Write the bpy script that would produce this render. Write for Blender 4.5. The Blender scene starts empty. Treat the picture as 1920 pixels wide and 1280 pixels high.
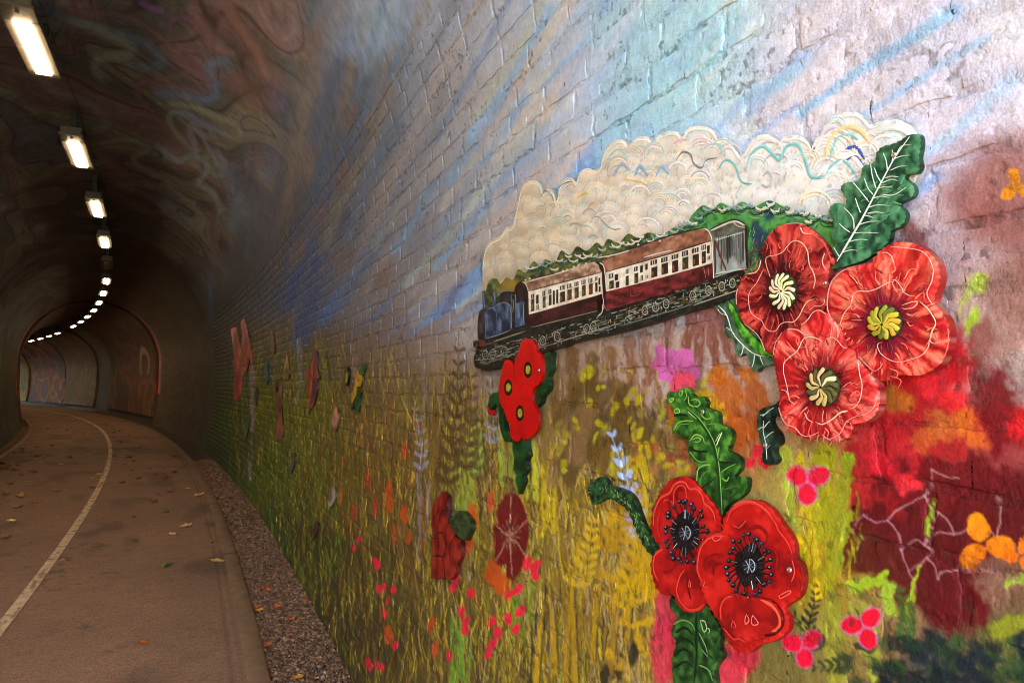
import bpy, bmesh, math, random
import numpy as np
from mathutils import Vector, Matrix
from mathutils.geometry import delaunay_2d_cdt

# ------------------------------------------------------------------ camera, sky, sun, exposure
TH, PH, HC, F0 = .4015, .0630, 1.5, 1280.0      # yaw, pitch, eye height, focal length in photo pixels (1920 wide)
K0, X0 = .00723, -1.32                          # curvature of the tunnel axis, its offset from the camera
R0 = 1 / K0
SC = bpy.context.scene
COL = SC.collection
cd = bpy.data.cameras.new('camera'); CAM = bpy.data.objects.new('camera', cd); COL.objects.link(CAM)
cd.sensor_width = 36.0; cd.lens = 36.0 * F0 / 1920; cd.clip_start = .02; cd.clip_end = 600
CAM.location = (0, 0, HC); CAM.rotation_euler = (math.pi / 2 + PH, 0, -TH)
SC.camera = CAM
SUN_EL, SUN_AZ = math.radians(38), math.radians(150)
wd = bpy.data.worlds.new('World'); SC.world = wd; wd.use_nodes = True
sky = wd.node_tree.nodes.new('ShaderNodeTexSky'); sky.sky_type = 'NISHITA'; sky.sun_disc = False
sky.sun_elevation = SUN_EL; sky.sun_rotation = SUN_AZ
bg = wd.node_tree.nodes['Background']; bg.inputs[1].default_value = .15
wd.node_tree.links.new(sky.outputs[0], bg.inputs[0])
sl = bpy.data.lights.new('sun', 'SUN'); sl.energy = 3.0; sl.angle = math.radians(.5); sl.color = (1, .95, .88)
so = bpy.data.objects.new('sun', sl); COL.objects.link(so)
_d = Vector((math.sin(SUN_AZ) * math.cos(SUN_EL), math.cos(SUN_AZ) * math.cos(SUN_EL), math.sin(SUN_EL)))
so.rotation_euler = _d.to_track_quat('Z', 'Y').to_euler(); so.location = (30, -60, 60)
SC.view_settings.view_transform = 'Standard'; SC.view_settings.look = 'None'
SC.view_settings.gamma = 1; SC.view_settings.use_curve_mapping = False
SC.view_settings.exposure = EXPOSURE = 4.1
SC.cycles.use_denoising = True; SC.cycles.filter_width = 1.1
SC.cycles.max_bounces = 7; SC.cycles.diffuse_bounces = 5; SC.cycles.caustics_reflective = False; SC.cycles.caustics_refractive = False
LAMP_POWER, LAMP_COL = 3.1, (1.0, .68, .38)
PORTAL_S = -2.8

# ------------------------------------------------------------------ geometry of the place
Fv = np.array([math.sin(TH) * math.cos(PH), math.cos(TH) * math.cos(PH), math.sin(PH)])
Rv = np.array([math.cos(TH), -math.sin(TH), 0.0]); Uv = np.cross(Rv, Fv)
EYE = np.array([0, 0, HC])

def axis(s):
    p = K0 * np.asarray(s, float)
    return X0 - R0 * (1 - np.cos(p)), R0 * np.sin(p), p

def place(s, w, z):
    x, y, p = axis(s)
    return np.stack(np.broadcast_arrays(x + w * np.cos(p), y + w * np.sin(p), z), -1).astype(float)

def project(P):
    V = P - EYE; d = V @ Fv; d = np.where(d < .05, .05, d)
    return 960 + F0 * (V @ Rv) / d, 640 - F0 * (V @ Uv) / d

def rays(px):
    px = np.asarray(px, float)
    return Fv * F0 + Rv * (px[..., :1] - 960) - Uv * (px[..., 1:2] - 640)

def to_swz(P):
    vx = P[..., 0] - (X0 - R0); vy = P[..., 1]
    return R0 * np.arctan2(vy, vx), np.hypot(vx, vy) - R0, P[..., 2]

def wall_w(z):                                    # half width of the bore at height z
    z = np.asarray(z, float)
    lo = 2.2 - .18 * np.clip((1.6 - z) / 1.6, 0, 2) ** 2
    hi = 2.2 * np.sqrt(np.clip(1 - np.clip((z - 2.3) / 2.3, 0, 1) ** 2, 0, 1))
    return np.where(z < 2.3, lo, hi)

# profile by arc length, right base -> crown -> left base
_z = np.linspace(-.15, 2.3, 500); _t = np.linspace(0, math.pi / 2, 700)[1:]
_w = np.concatenate([wall_w(_z), 2.2 * np.cos(_t)]); _zz = np.concatenate([_z, 2.3 + 2.3 * np.sin(_t)])
_w = np.concatenate([_w, -_w[::-1][1:]]); _zz = np.concatenate([_zz, _zz[::-1][1:]])
_u = np.concatenate([[0], np.cumsum(np.hypot(np.diff(_w), np.diff(_zz)))])
U_TOT = _u[-1]; U_CROWN = U_TOT / 2
U_Z = lambda z: float(np.interp(z, _zz[:len(_zz) // 2], _u[:len(_zz) // 2]))
U_FLOOR = U_Z(0)

def surf(s, u, o=0.0):                            # a point on the lining, o metres towards the inside
    w = np.interp(u, _u, _w); z = np.interp(u, _u, _zz); e = .01
    dw = np.interp(u + e, _u, _w) - np.interp(u - e, _u, _w); dz = np.interp(u + e, _u, _zz) - np.interp(u - e, _u, _zz)
    n = np.hypot(dw, dz) + 1e-9
    return place(s, w - o * dz / n, z + o * dw / n)

def hit_wall(px, off=0.0):                        # photo pixel -> point on the right wall
    d = rays(px); t = np.full(d.shape[:-1], 1e-5); lo = t.copy(); hi = np.full_like(t, .06)
    for _ in range(45):
        m = (lo + hi) / 2; s, w, z = to_swz(EYE + d * m[..., None])
        out = (w > wall_w(z) - off) | (z < -.1); hi = np.where(out, m, hi); lo = np.where(out, lo, m)
    return EYE + d * lo[..., None]

def hit_z(px, z=0.0):                             # photo pixel -> point on a horizontal plane
    d = rays(px); t = (z - HC) / d[..., 2]
    return EYE + d * t[..., None]

# ------------------------------------------------------------------ numpy noise and colours
_TAB = np.random.default_rng(99).random((256, 256))
def _h(ix, iy, seed):
    return _TAB[(ix + seed * 37) & 255, (iy + seed * 91 + (seed >> 3) * 13) & 255]

def vn(x, y, seed=0):
    x = np.asarray(x, float); y = np.asarray(y, float); x, y = np.broadcast_arrays(x, y)
    ix = np.floor(x); iy = np.floor(y); fx = x - ix; fy = y - iy
    fx = fx * fx * fx * (fx * (fx * 6 - 15) + 10); fy = fy * fy * fy * (fy * (fy * 6 - 15) + 10)
    ix = ix.astype(np.int32); iy = iy.astype(np.int32)
    a = _h(ix, iy, seed); b = _h(ix + 1, iy, seed); c = _h(ix, iy + 1, seed); d = _h(ix + 1, iy + 1, seed)
    return (a * (1 - fx) + b * fx) * (1 - fy) + (c * (1 - fx) + d * fx) * fy

def fbm(x, y, seed=0, oct=4):
    t = 0; a = .5; k = 0
    for i in range(oct):
        t = t + a * vn(np.asarray(x) * 2 ** i + 17.3 * i, np.asarray(y) * 2 ** i - 9.1 * i, seed + i); k += a; a *= .5
    return t / k

def lin(c):
    c = np.asarray(c, float) / 255
    return np.where(c <= .04045, c / 12.92, ((c + .055) / 1.055) ** 2.4)

def sst(a, b, x):
    t = np.clip((x - a) / (b - a), 0, 1); return t * t * (3 - 2 * t)

def ramp(t, cols):                                # evenly spaced colour ramp, cols in linear light
    cols = np.asarray(cols); n = len(cols) - 1; t = np.clip(t, 0, .99999) * n; i = t.astype(int); f = (t - i)[..., None]
    return cols[i] * (1 - f) + cols[i + 1] * f

# ------------------------------------------------------------------ materials
def new_mat(name):
    m = bpy.data.materials.new(name); m.use_nodes = True
    nt = m.node_tree; return m, nt, nt.nodes['Principled BSDF']

def N(nt, kind, **kw):
    n = nt.nodes.new(kind)
    for k, v in kw.items():
        if k in n.inputs: n.inputs[k].default_value = v
        else: setattr(n, k, v)
    return n

def paint_mat(name, rough=.5, fine=160.0, fine_d=.0006, coarse=0.0, coarse_d=0.0, var=.12, attr_rough=False, spec=.4, grain=0.0):
    """painted surface: colour from the mesh's own paint layer, relief and slight mottling from noise"""
    m, nt, b = new_mat(name); L = nt.links.new
    at = N(nt, 'ShaderNodeAttribute', attribute_name='Col'); tc = N(nt, 'ShaderNodeNewGeometry')
    n1 = N(nt, 'ShaderNodeTexNoise', Scale=fine, Detail=4.0); L(tc.outputs['Position'], n1.inputs['Vector'])
    n2 = N(nt, 'ShaderNodeTexNoise', Scale=14.0, Detail=6.0); L(tc.outputs['Position'], n2.inputs['Vector'])
    mr = N(nt, 'ShaderNodeMapRange'); mr.inputs[3].default_value = 1 - var; mr.inputs[4].default_value = 1 + var
    mr.inputs[1].default_value = .3; mr.inputs[2].default_value = .7
    L(n2.outputs[0], mr.inputs[0])
    mx = N(nt, 'ShaderNodeMix', data_type='RGBA', blend_type='MULTIPLY'); mx.inputs[0].default_value = 1
    L(at.outputs['Color'], mx.inputs[6]); L(mr.outputs[0], mx.inputs[7]); res = mx.outputs[2]
    if grain:                                     # brush hairs and gritty speckle
        mp = N(nt, 'ShaderNodeMapping'); mp.inputs['Scale'].default_value = (40, 150, 40); L(tc.outputs['Position'], mp.inputs['Vector'])
        for vec, sc, k in ((mp.outputs[0], 1.0, grain * .25), (tc.outputs['Position'], 330.0, grain), (tc.outputs['Position'], 60.0, grain * .7)):
            ng = N(nt, 'ShaderNodeTexNoise', Scale=sc, Detail=3.0, Roughness=.6); L(vec, ng.inputs['Vector'])
            rg = N(nt, 'ShaderNodeMapRange'); rg.inputs[1].default_value = .32; rg.inputs[2].default_value = .68; rg.inputs[3].default_value = 1 - k; rg.inputs[4].default_value = 1 + k
            L(ng.outputs[0], rg.inputs[0]); mg = N(nt, 'ShaderNodeMix', data_type='RGBA', blend_type='MULTIPLY'); mg.inputs[0].default_value = 1
            L(res, mg.inputs[6]); L(rg.outputs[0], mg.inputs[7]); res = mg.outputs[2]
    L(res, b.inputs['Base Color'])
    b.inputs['Roughness'].default_value = rough; b.inputs['Specular IOR Level'].default_value = spec
    bp = N(nt, 'ShaderNodeBump', Distance=fine_d); bp.inputs['Strength'].default_value = 1
    L(n1.outputs[0], bp.inputs['Height'])
    last = bp
    if coarse:
        n3 = N(nt, 'ShaderNodeTexNoise', Scale=coarse, Detail=5.0, Roughness=.62); L(tc.outputs['Position'], n3.inputs['Vector'])
        b2 = N(nt, 'ShaderNodeBump', Distance=coarse_d); L(n3.outputs[0], b2.inputs['Height']); L(bp.outputs[0], b2.inputs['Normal'])
        if attr_rough: L(at.outputs['Alpha'], b2.inputs['Strength'])
        last = b2
    L(last.outputs[0], b.inputs['Normal'])
    return m

def flat_mat(name, col, rough=.6, metal=0.0, noise=0.0, scale=40.0, bump=0.0):
    m, nt, b = new_mat(name); L = nt.links.new
    b.inputs['Base Color'].default_value = (*col, 1); b.inputs['Roughness'].default_value = rough; b.inputs['Metallic'].default_value = metal
    if noise or bump:
        g = N(nt, 'ShaderNodeNewGeometry'); n = N(nt, 'ShaderNodeTexNoise', Scale=scale, Detail=6.0); L(g.outputs['Position'], n.inputs['Vector'])
        r = N(nt, 'ShaderNodeMapRange'); r.inputs[1].default_value = .3; r.inputs[2].default_value = .7
        r.inputs[3].default_value = 1 - noise; r.inputs[4].default_value = 1 + noise; L(n.outputs[0], r.inputs[0])
        mx = N(nt, 'ShaderNodeMix', data_type='RGBA', blend_type='MULTIPLY'); mx.inputs[0].default_value = 1
        mx.inputs[6].default_value = (*col, 1); L(r.outputs[0], mx.inputs[7]); L(mx.outputs[2], b.inputs['Base Color'])
        if bump:
            bp = N(nt, 'ShaderNodeBump', Distance=bump); L(n.outputs[0], bp.inputs['Height']); L(bp.outputs[0], b.inputs['Normal'])
    return m

M_WALL = paint_mat('wall_paint', spec=.28, rough=.62, fine=200, fine_d=.0011, coarse=80, coarse_d=.0042, attr_rough=True, var=.08, grain=.16)
M_VAULT = paint_mat('vault_paint', rough=.6, fine=60, fine_d=.002, coarse=9, coarse_d=.02, var=.22)
M_BOARD = paint_mat('board_paint', rough=.42, fine=260, fine_d=.0004, var=.10, spec=.35, grain=.07)

# ------------------------------------------------------------------ mesh helpers
def mesh_obj(name, V, Fc, mat, parent=None, col=None, smooth=True):
    """V (n,3); Fc list of faces or (k,4) array; col (n,3|4) vertex paint"""
    me = bpy.data.meshes.new(name)
    V = np.asarray(V, np.float32)
    if isinstance(Fc, np.ndarray):
        k, q = Fc.shape
        me.vertices.add(len(V)); me.vertices.foreach_set('co', V.ravel())
        me.loops.add(k * q); me.loops.foreach_set('vertex_index', Fc.astype(np.int32).ravel())
        me.polygons.add(k); me.polygons.foreach_set('loop_start', np.arange(0, k * q, q, dtype=np.int32))
        me.update(calc_edges=True)
    else:
        me.from_pydata(V.tolist(), [], [tuple(int(i) for i in f) for f in Fc]); me.update()
    if smooth: me.polygons.foreach_set('use_smooth', np.ones(len(me.polygons), bool))
    if col is not None:
        c = np.ones((len(V), 4), np.float32); col = np.asarray(col); c[:, :col.shape[1]] = col
        a = me.color_attributes.new('Col', 'FLOAT_COLOR', 'POINT'); a.data.foreach_set('color', c.ravel())
    me.materials.append(mat)
    o = bpy.data.objects.new(name, me); COL.objects.link(o)
    if parent is not None: o.parent = parent
    return o

def grid_faces(nu, nv, base=0):                   # vertices index = i*nv + j
    i, j = np.meshgrid(np.arange(nu - 1), np.arange(nv - 1), indexing='ij')
    a = (i * nv + j + base).ravel()
    return np.stack([a, a + nv, a + nv + 1, a + 1], 1)

def tag(o, label=None, cat=None, group=None, kind=None):
    if label: o['label'] = label
    if cat: o['category'] = cat
    if group: o['group'] = group
    if kind: o['kind'] = kind
    return o

def empty(name, label, cat, M=None, group=None):
    o = bpy.data.objects.new(name, None); COL.objects.link(o); o.empty_display_size = .05
    if M is not None: o.matrix_world = M
    return tag(o, label, cat, group)

class MB:                                         # collects shapes into one mesh
    def __init__(self): self.v = []; self.f = []; self.c = []; self.n = 0
    def add(self, V, Fc, col=None):
        V = np.asarray(V, float); self.v.append(V); self.f += [tuple(int(k) + self.n for k in f) for f in Fc]
        self.c.append(np.broadcast_to(np.asarray(col if col is not None else (1, 1, 1), float), (len(V), 3))); self.n += len(V)
    def box(self, lo, hi, col=None):
        (a, b, c), (d, e, f) = lo, hi
        self.add([(a, b, c), (d, b, c), (d, e, c), (a, e, c), (a, b, f), (d, b, f), (d, e, f), (a, e, f)],
                 [(0, 3, 2, 1), (4, 5, 6, 7), (0, 1, 5, 4), (1, 2, 6, 5), (2, 3, 7, 6), (3, 0, 4, 7)], col)
    def build(self, name, mat, parent=None, smooth=False):
        if not self.v: return None
        return mesh_obj(name, np.concatenate(self.v), self.f, mat, parent, np.concatenate(self.c), smooth)

def bevel(o, w, seg=2):
    bm = bmesh.new(); bm.from_mesh(o.data)
    bmesh.ops.bevel(bm, geom=bm.edges[:], offset=w, segments=seg, affect='EDGES', profile=.6)
    bm.to_mesh(o.data); bm.free(); return o
# ------------------------------------------------------------------ the mural's paint, laid out on a canvas that is wrapped onto the lining
CX0, CY0, CW, CH = -60, -420, 2260, 1900
CV = np.zeros((CH, CW, 3), np.float32)
_gy, _gx = np.mgrid[0:CH, 0:CW].astype(np.float32); _gx += CX0; _gy += CY0
prng = np.random.default_rng(11); pr = random.Random(5)

CTRL = [  # x, y, colour
 (440,100,60,66,84),(470,300,54,58,70),(430,450,46,48,56),(420,550,46,50,54),(400,650,44,42,38),(480,-100,60,72,96),(560,60,88,108,140),(640,60,110,128,160),(720,60,140,155,180),(820,60,172,182,200),(940,60,190,196,208),(1080,60,196,208,220),(1200,60,186,214,236),(1320,60,172,212,242),(1450,80,208,203,210),(1600,60,206,200,208),(1750,60,204,200,212),(1880,60,208,204,206),
 (540,250,78,86,105),(620,250,96,104,122),(720,250,128,136,148),(820,250,160,166,174),(950,250,184,188,192),(1080,220,196,206,212),(1200,180,182,210,230),(1350,150,192,206,222),(1500,200,210,202,206),(1700,200,200,196,206),(1880,180,196,190,198),
 (520,400,70,76,92),(620,420,98,100,110),(750,420,130,130,134),(870,400,164,160,156),(960,330,182,180,178),
 (500,560,72,78,88),(580,560,82,92,110),(680,560,122,116,116),(800,560,146,132,124),(870,600,156,138,126),(1120,300,176,194,214),
 (1780,300,190,170,176),(1880,330,176,136,128),(1850,400,168,116,106),(1760,430,186,160,160),(1900,560,172,134,120),(1830,560,176,146,132),(1800,480,178,150,148),
 (450,640,70,66,56),(520,640,112,92,66),(620,650,116,94,66),(720,660,134,108,82),(820,680,148,122,100),(900,720,150,126,108),
 (430,760,58,60,30),(500,760,112,106,30),(580,760,136,114,34),(680,760,124,96,46),(780,780,128,98,54),(880,800,126,98,54),
 (430,860,56,62,28),(500,880,88,98,30),(560,900,108,100,32),(640,900,124,96,34),(740,900,112,84,36),(840,880,122,94,42),
 (520,1000,70,70,28),(600,1050,78,68,28),(700,1050,96,72,32),(800,1050,110,82,36),(900,1050,132,100,42),
 (620,1180,74,60,28),(720,1200,86,66,32),(850,1200,104,82,42),(960,1200,118,92,44),
 (1000,820,140,112,62),(1000,950,146,116,44),(1080,760,142,112,74),(1150,700,176,144,120),(1250,720,186,160,142),(1340,700,186,160,146),
 (1080,900,124,98,50),(1180,820,128,100,56),(1220,900,132,104,60),(1100,1020,150,116,42),(1180,1000,176,136,36),(1080,1150,150,114,40),(1180,1150,156,120,46),(1200,1240,150,118,56),(1320,820,150,110,60),
 (1420,760,180,150,130),(1400,850,168,104,50),(1480,900,170,150,70),(1560,950,170,148,40),(1540,1080,170,144,30),(1600,1150,160,138,60),(1500,1230,120,104,50),(1700,1150,150,110,70),(1450,680,186,164,150),
 (1650,820,196,40,44),(1750,760,190,48,50),(1850,720,166,120,112),(1860,800,150,40,44),(1700,950,126,24,28),(1850,950,130,30,34),(1780,1080,118,26,30),(1850,1100,130,90,70),(1750,1230,50,56,52),(1880,1200,90,90,40),(1880,640,170,130,116)]
def shepard(pts, step=8):
    y, x = np.mgrid[0:CH:step, 0:CW:step].astype(np.float32); x = x + CX0; y = y + CY0
    num = 0; den = 0
    for q in pts:
        d2 = (x - q[0]) ** 2 + ((y - q[1]) * 1.0) ** 2
        w = 1 / (d2 + 900) ** 1.7
        num = num + w[..., None] * lin(q[2:5]); den = den + w
    lo = (num / den[..., None]).astype(np.float32)
    fy = np.clip(np.arange(CH) / step, 0, lo.shape[0] - 1.001); fx = np.clip(np.arange(CW) / step, 0, lo.shape[1] - 1.001)
    iy = fy.astype(int); ix = fx.astype(int); ty = (fy - iy)[:, None, None]; tx = (fx - ix)[None, :, None]
    a = lo[iy][:, ix] * (1 - tx) + lo[iy][:, ix + 1] * tx; b = lo[iy + 1][:, ix] * (1 - tx) + lo[iy + 1][:, ix + 1] * tx
    return (a * (1 - ty) + b * ty).astype(np.float32)
CV[:] = shepard(CTRL); BASE = CV.copy()

def win(x0, y0, x1, y1):
    a, b = max(0, int(x0 - CX0)), min(CW, int(x1 - CX0) + 2); c, d = max(0, int(y0 - CY0)), min(CH, int(y1 - CY0) + 2)
    return (slice(c, d), slice(a, b)) if b > a and d > c else None
def put(sl, al, col):
    al = np.clip(al, 0, 1)[..., None]; CV[sl] = CV[sl] * (1 - al) + np.asarray(col, np.float32) * al
def warp(x, y, k, sc, seed):
    if not k: return x, y
    return x + k * (fbm(x / sc, y / sc, seed, 2) - .5) * 2, y + k * (fbm(x / sc + 71, y / sc, seed, 2) - .5) * 2
def blob(cx, cy, rx, ry, col, al=1.0, soft=.25, ang=0.0, k=0.0, sc=20, seed=1):
    R = max(rx, ry) * 1.3 + abs(k) + 2; sl = win(cx - R, cy - R, cx + R, cy + R)
    if not sl: return
    x, y = warp(_gx[sl], _gy[sl], k, sc, seed); c, s = math.cos(ang), math.sin(ang)
    d = np.sqrt((((x - cx) * c + (y - cy) * s) / rx) ** 2 + ((-(x - cx) * s + (y - cy) * c) / ry) ** 2)
    put(sl, al * sst(1 + soft * .5, 1 - soft * .5, d), lin(col))
def cat(pts, n=6):                                # smooth polyline through points
    p = np.asarray(pts, float)
    if len(p) < 3: return p
    q = np.concatenate([[2 * p[0] - p[1]], p, [2 * p[-1] - p[-2]]]); t = np.linspace(0, 1, n, endpoint=False)[:, None]; out = []
    for i in range(len(p) - 1):
        a, b, c, d = q[i:i + 4]
        out.append(.5 * (2 * b + (c - a) * t + (2 * a - 5 * b + 4 * c - d) * t * t + (3 * b - a - 3 * c + d) * t ** 3))
    return np.concatenate(out + [p[-1:]])
def seg_dist(x, y, pts):
    best = np.full(x.shape, 1e9); par = np.zeros(x.shape); n = len(pts) - 1
    for i in range(n):
        a, b = pts[i], pts[i + 1]; dx, dy = b - a; L = dx * dx + dy * dy + 1e-9
        t = np.clip(((x - a[0]) * dx + (y - a[1]) * dy) / L, 0, 1); d = np.hypot(x - a[0] - t * dx, y - a[1] - t * dy)
        m = d < best; best = np.where(m, d, best); par = np.where(m, (i + t) / n, par)
    return best, par
def brush(pts, w0, w1, col, al=1.0, soft=.6, k=0.0, smooth=True, dry=0.0):
    p = cat(pts, 4) if smooth else np.asarray(pts, float); R = max(w0, w1) * .8 + k + 2
    sl = win(p[:, 0].min() - R, p[:, 1].min() - R, p[:, 0].max() + R, p[:, 1].max() + R)
    if not sl: return
    x, y = warp(_gx[sl], _gy[sl], k, 14, 3); d, t = seg_dist(x, y, p); w = (w0 * (1 - t) + w1 * t) * .5 + .01
    a = al * sst(1 + soft * .6, 1 - soft * .6, d / w)
    if dry: a = a * sst(dry - .25, dry + .1, fbm(x / 3.5, y / 22, 19, 2))
    put(sl, a, lin(col))
def polyfill(pts, col, al=1.0, soft=3.0, k=0.0, sc=25, seed=2, smooth=True):
    p = np.asarray(pts, float); p = cat(np.concatenate([p, p[:1]]), 4) if smooth else np.concatenate([p, p[:1]]); R = soft + k + 2
    sl = win(p[:, 0].min() - R, p[:, 1].min() - R, p[:, 0].max() + R, p[:, 1].max() + R)
    if not sl: return
    x, y = warp(_gx[sl], _gy[sl], k, sc, seed); d, _ = seg_dist(x, y, p); ins = np.zeros(x.shape, bool)
    for i in range(len(p) - 1):
        (xa, ya), (xb, yb) = p[i], p[i + 1]
        if ya == yb: continue
        ins ^= ((ya > y) != (yb > y)) & (x < (xb - xa) * (y - ya) / (yb - ya) + xa)
    put(sl, al * sst(-soft, soft, np.where(ins, d, -d)), lin(col))

# --- sky: soft spray-paint rays fanning out, blue and cream over grey
bx = [300, 430, 560, 700, 830, 960, 1080, 1250, 1400, 1560, 1700, 1800, 1900, 2200]; by = [560, 600, 620, 640, 670, 650, 620, 620, 600, 560, 470, 360, 280, 240]
SKYB = np.interp(_gx[0], bx, by)[None, :]
skym = sst(40, -60, _gy - SKYB + 90 * (fbm(_gx / 40, _gy / 130, 21, 3) - .5))
ang = np.arctan2(930 - _gy, _gx - 395); rad = np.hypot(930 - _gy, _gx - 395)
wob = .05 * (fbm(_gx / 160, _gy / 160, 22, 2) - .5)
r1 = fbm((ang + wob) * 9 + 3, rad / 900, 23, 2); r2 = fbm((ang + wob) * 30, rad / 330, 24, 3); r3 = fbm(_gx / 210, _gy / 210, 25, 3)
blue = skym * sst(.50, .66, .55 * r1 + .45 * r2 + .10 * (r3 - .5)); cream = skym * sst(.50, .36, .45 * r1 + .55 * r2) * sst(.3, .6, r3)
b2 = np.stack([np.interp(_gx, [500, 800, 1200, 1900], v) for v in ([58, 118, 154, 160], [84, 150, 204, 192], [122, 184, 238, 232])], -1)
c2 = np.stack([np.interp(_gx, [500, 800, 1200, 1900], v) for v in ([112, 178, 220, 222], [100, 166, 206, 208], [92, 156, 196, 204])], -1)
CV[:] = CV * (1 - .80 * blue[..., None]) + lin(b2) * .80 * blue[..., None]
CV[:] = CV * (1 - .5 * cream[..., None]) + lin(c2) * .5 * cream[..., None]
lil = skym * sst(.56, .70, fbm((ang + wob) * 22 + 9, rad / 260, 26, 3)) * .12
CV[:] = CV * (1 - lil[..., None]) + lin(np.stack([np.interp(_gx, [500, 900, 1900], v) for v in ([84, 160, 190], [84, 162, 194], [104, 182, 220])], -1)) * lil[..., None]
for p, w, c in (([(1500, 215), (1600, 140), (1700, 78), (1790, 20)], 26, (140, 184, 232)), ([(1560, 260), (1640, 205), (1740, 140), (1850, 70)], 14, (160, 190, 232)), ([(1090, 330), (1130, 270), (1165, 225)], 34, (130, 160, 214)), ([(880, 260), (930, 190), (985, 100), (1030, 20)], 24, (150, 190, 222)),
                ([(1250, 130), (1310, 30)], 60, (170, 216, 246)), ([(1000, 170), (1080, 60)], 30, (206, 204, 188)), ([(930, 300), (1010, 190)], 34, (204, 196, 184)), ([(1720, 300), (1800, 240), (1900, 150)], 30, (176, 196, 230)), ([(1690, 380), (1760, 330)], 24, (150, 178, 224)),
                ([(560, 640), (580, 560), (590, 480), (630, 400)], 46, (62, 84, 118)), ([(545, 575), (560, 520), (600, 470)], 30, (56, 82, 124)), ([(650, 560), (680, 500), (720, 440)], 26, (88, 100, 126)), ([(500, 330), (520, 250), (540, 160)], 46, (66, 84, 116)), ([(560, 330), (600, 230), (640, 120)], 26, (84, 96, 124)), ([(470, 0), (500, 90), (525, 190)], 34, (66, 98, 146)),
                ([(1010, 600), (1040, 560)], 20, (150, 150, 170)), ([(830, 590), (845, 560), (870, 520)], 14, (120, 116, 140))):
    brush(p, w * .6, w, c, .75, 1.3, 5)
for _ in range(150):                               # long sprayed rays
    an = math.radians(pr.uniform(26, 84)); r0 = pr.uniform(420, 1250); L = pr.uniform(90, 330); x0, y0 = 395 + r0 * math.cos(an), 930 - r0 * math.sin(an); x1, y1 = 395 + (r0 + L) * math.cos(an + .02), 930 - (r0 + L) * math.sin(an + .02)
    if y0 > np.interp(x0, bx, by) - 40 or (x0 > 1640 and y0 > 190): continue
    g = np.interp((x0 + x1) / 2, [520, 700, 900, 1200], [.42, .62, .85, 1.0]); c = pr.choice([(150, 200, 240), (170, 210, 240), (150, 180, 226), (226, 214, 204), (228, 206, 190), (232, 224, 214), (186, 196, 216), (214, 220, 206)])
    brush([(x0, y0), ((x0 + x1) / 2 + pr.gauss(0, 5), (y0 + y1) / 2 + pr.gauss(0, 5)), (x1, y1)], pr.uniform(8, 20) * (.5 + .5 * g), pr.uniform(12, 30) * (.5 + .5 * g), tuple(np.array(c) * g), pr.uniform(.35, .75), 1.2, 4)
for cx, cy, rx, ry, a in ((1290, 60, 120, 150, .75), (1230, 190, 90, 110, .65), (1130, 40, 60, 120, .4), (1180, 260, 70, 60, .5), (700, 40, 60, 60, .3)): blob(cx, cy, rx, ry, (166, 206, 248), a, 1.5, .5, 20, 60)
for cx, cy, r in ((585, 90, 26), (640, 330, 20), (600, 410, 22), (575, 300, 18), (655, 220, 18), (560, 470, 20), (720, 520, 20), (640, 480, 18)):
    blob(cx, cy, r * .7, r * 1.5, (128, 96, 74), .45, 1.4, .3, 6)
# --- spray paint patches on the right: russet clouds, lime and red
for p, c, a, sf in (([(1790, 330), (1830, 280), (1900, 250), (1990, 240), (1990, 560), (1880, 470), (1810, 430), (1760, 360)], (140, 78, 68), .58, 30), ([(1690, 415), (1720, 410), (1745, 470), (1740, 520), (1690, 500)], (132, 66, 60), .8, 9), ([(1820, 540), (1880, 500), (1990, 480), (1990, 640), (1880, 600)], (146, 92, 76), .45, 22),
                    ([(1825, 610), (1850, 590), (1868, 640), (1845, 690), (1815, 670)], (140, 84, 72), .75, 8), ([(1800, 600), (1815, 560), (1840, 545), (1850, 520), (1825, 510), (1812, 540)], (176, 196, 56), .7, 8), ([(1808, 615), (1820, 585), (1832, 590), (1820, 630)], (168, 190, 52), .8, 6), ([(1868, 700), (1900, 660), (1990, 640), (1990, 800), (1900, 760)], (176, 150, 138), .8, 12)):
    polyfill(p, c, a, sf, 10)
RED = [([(1690, 660), (1760, 640), (1810, 660), (1815, 700), (1760, 740), (1700, 730)], (222, 44, 52)), ([(1775, 640), (1800, 615), (1818, 650), (1812, 690), (1780, 690)], (228, 50, 56)), ([(1640, 700), (1700, 690), (1760, 730), (1770, 800), (1720, 840), (1650, 820), (1630, 760)], (214, 36, 42)), ([(1590, 850), (1650, 820), (1700, 870), (1720, 930), (1680, 980), (1600, 970), (1575, 900)], (206, 40, 44)),
       ([(1690, 830), (1740, 830), (1760, 880), (1730, 930), (1690, 900)], (226, 48, 54)), ([(1820, 700), (1870, 690), (1920, 750), (1910, 840), (1850, 830), (1820, 770)], (142, 22, 28)), ([(1560, 960), (1640, 940), (1760, 960), (1840, 900), (1930, 880), (1990, 900), (1990, 1020), (1900, 1010), (1830, 1070), (1840, 1150), (1760, 1170), (1640, 1090), (1580, 1060)], (112, 16, 22)),
       ([(1730, 1120), (1800, 1100), (1850, 1120), (1840, 1180), (1790, 1190), (1740, 1160)], (120, 22, 28)), ([(1640, 870), (1720, 860), (1800, 850), (1870, 860), (1880, 940), (1800, 960), (1700, 950), (1640, 920)], (126, 20, 26)), ([(1890, 780), (1935, 770), (1940, 830), (1900, 840)], (210, 40, 44)), ([(1700, 760), (1790, 750), (1850, 800), (1800, 850), (1720, 840)], (200, 44, 44))]
for p, c in RED: polyfill(p, tuple(np.array(c) * .84), .9, 17, 26, 22)
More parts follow.
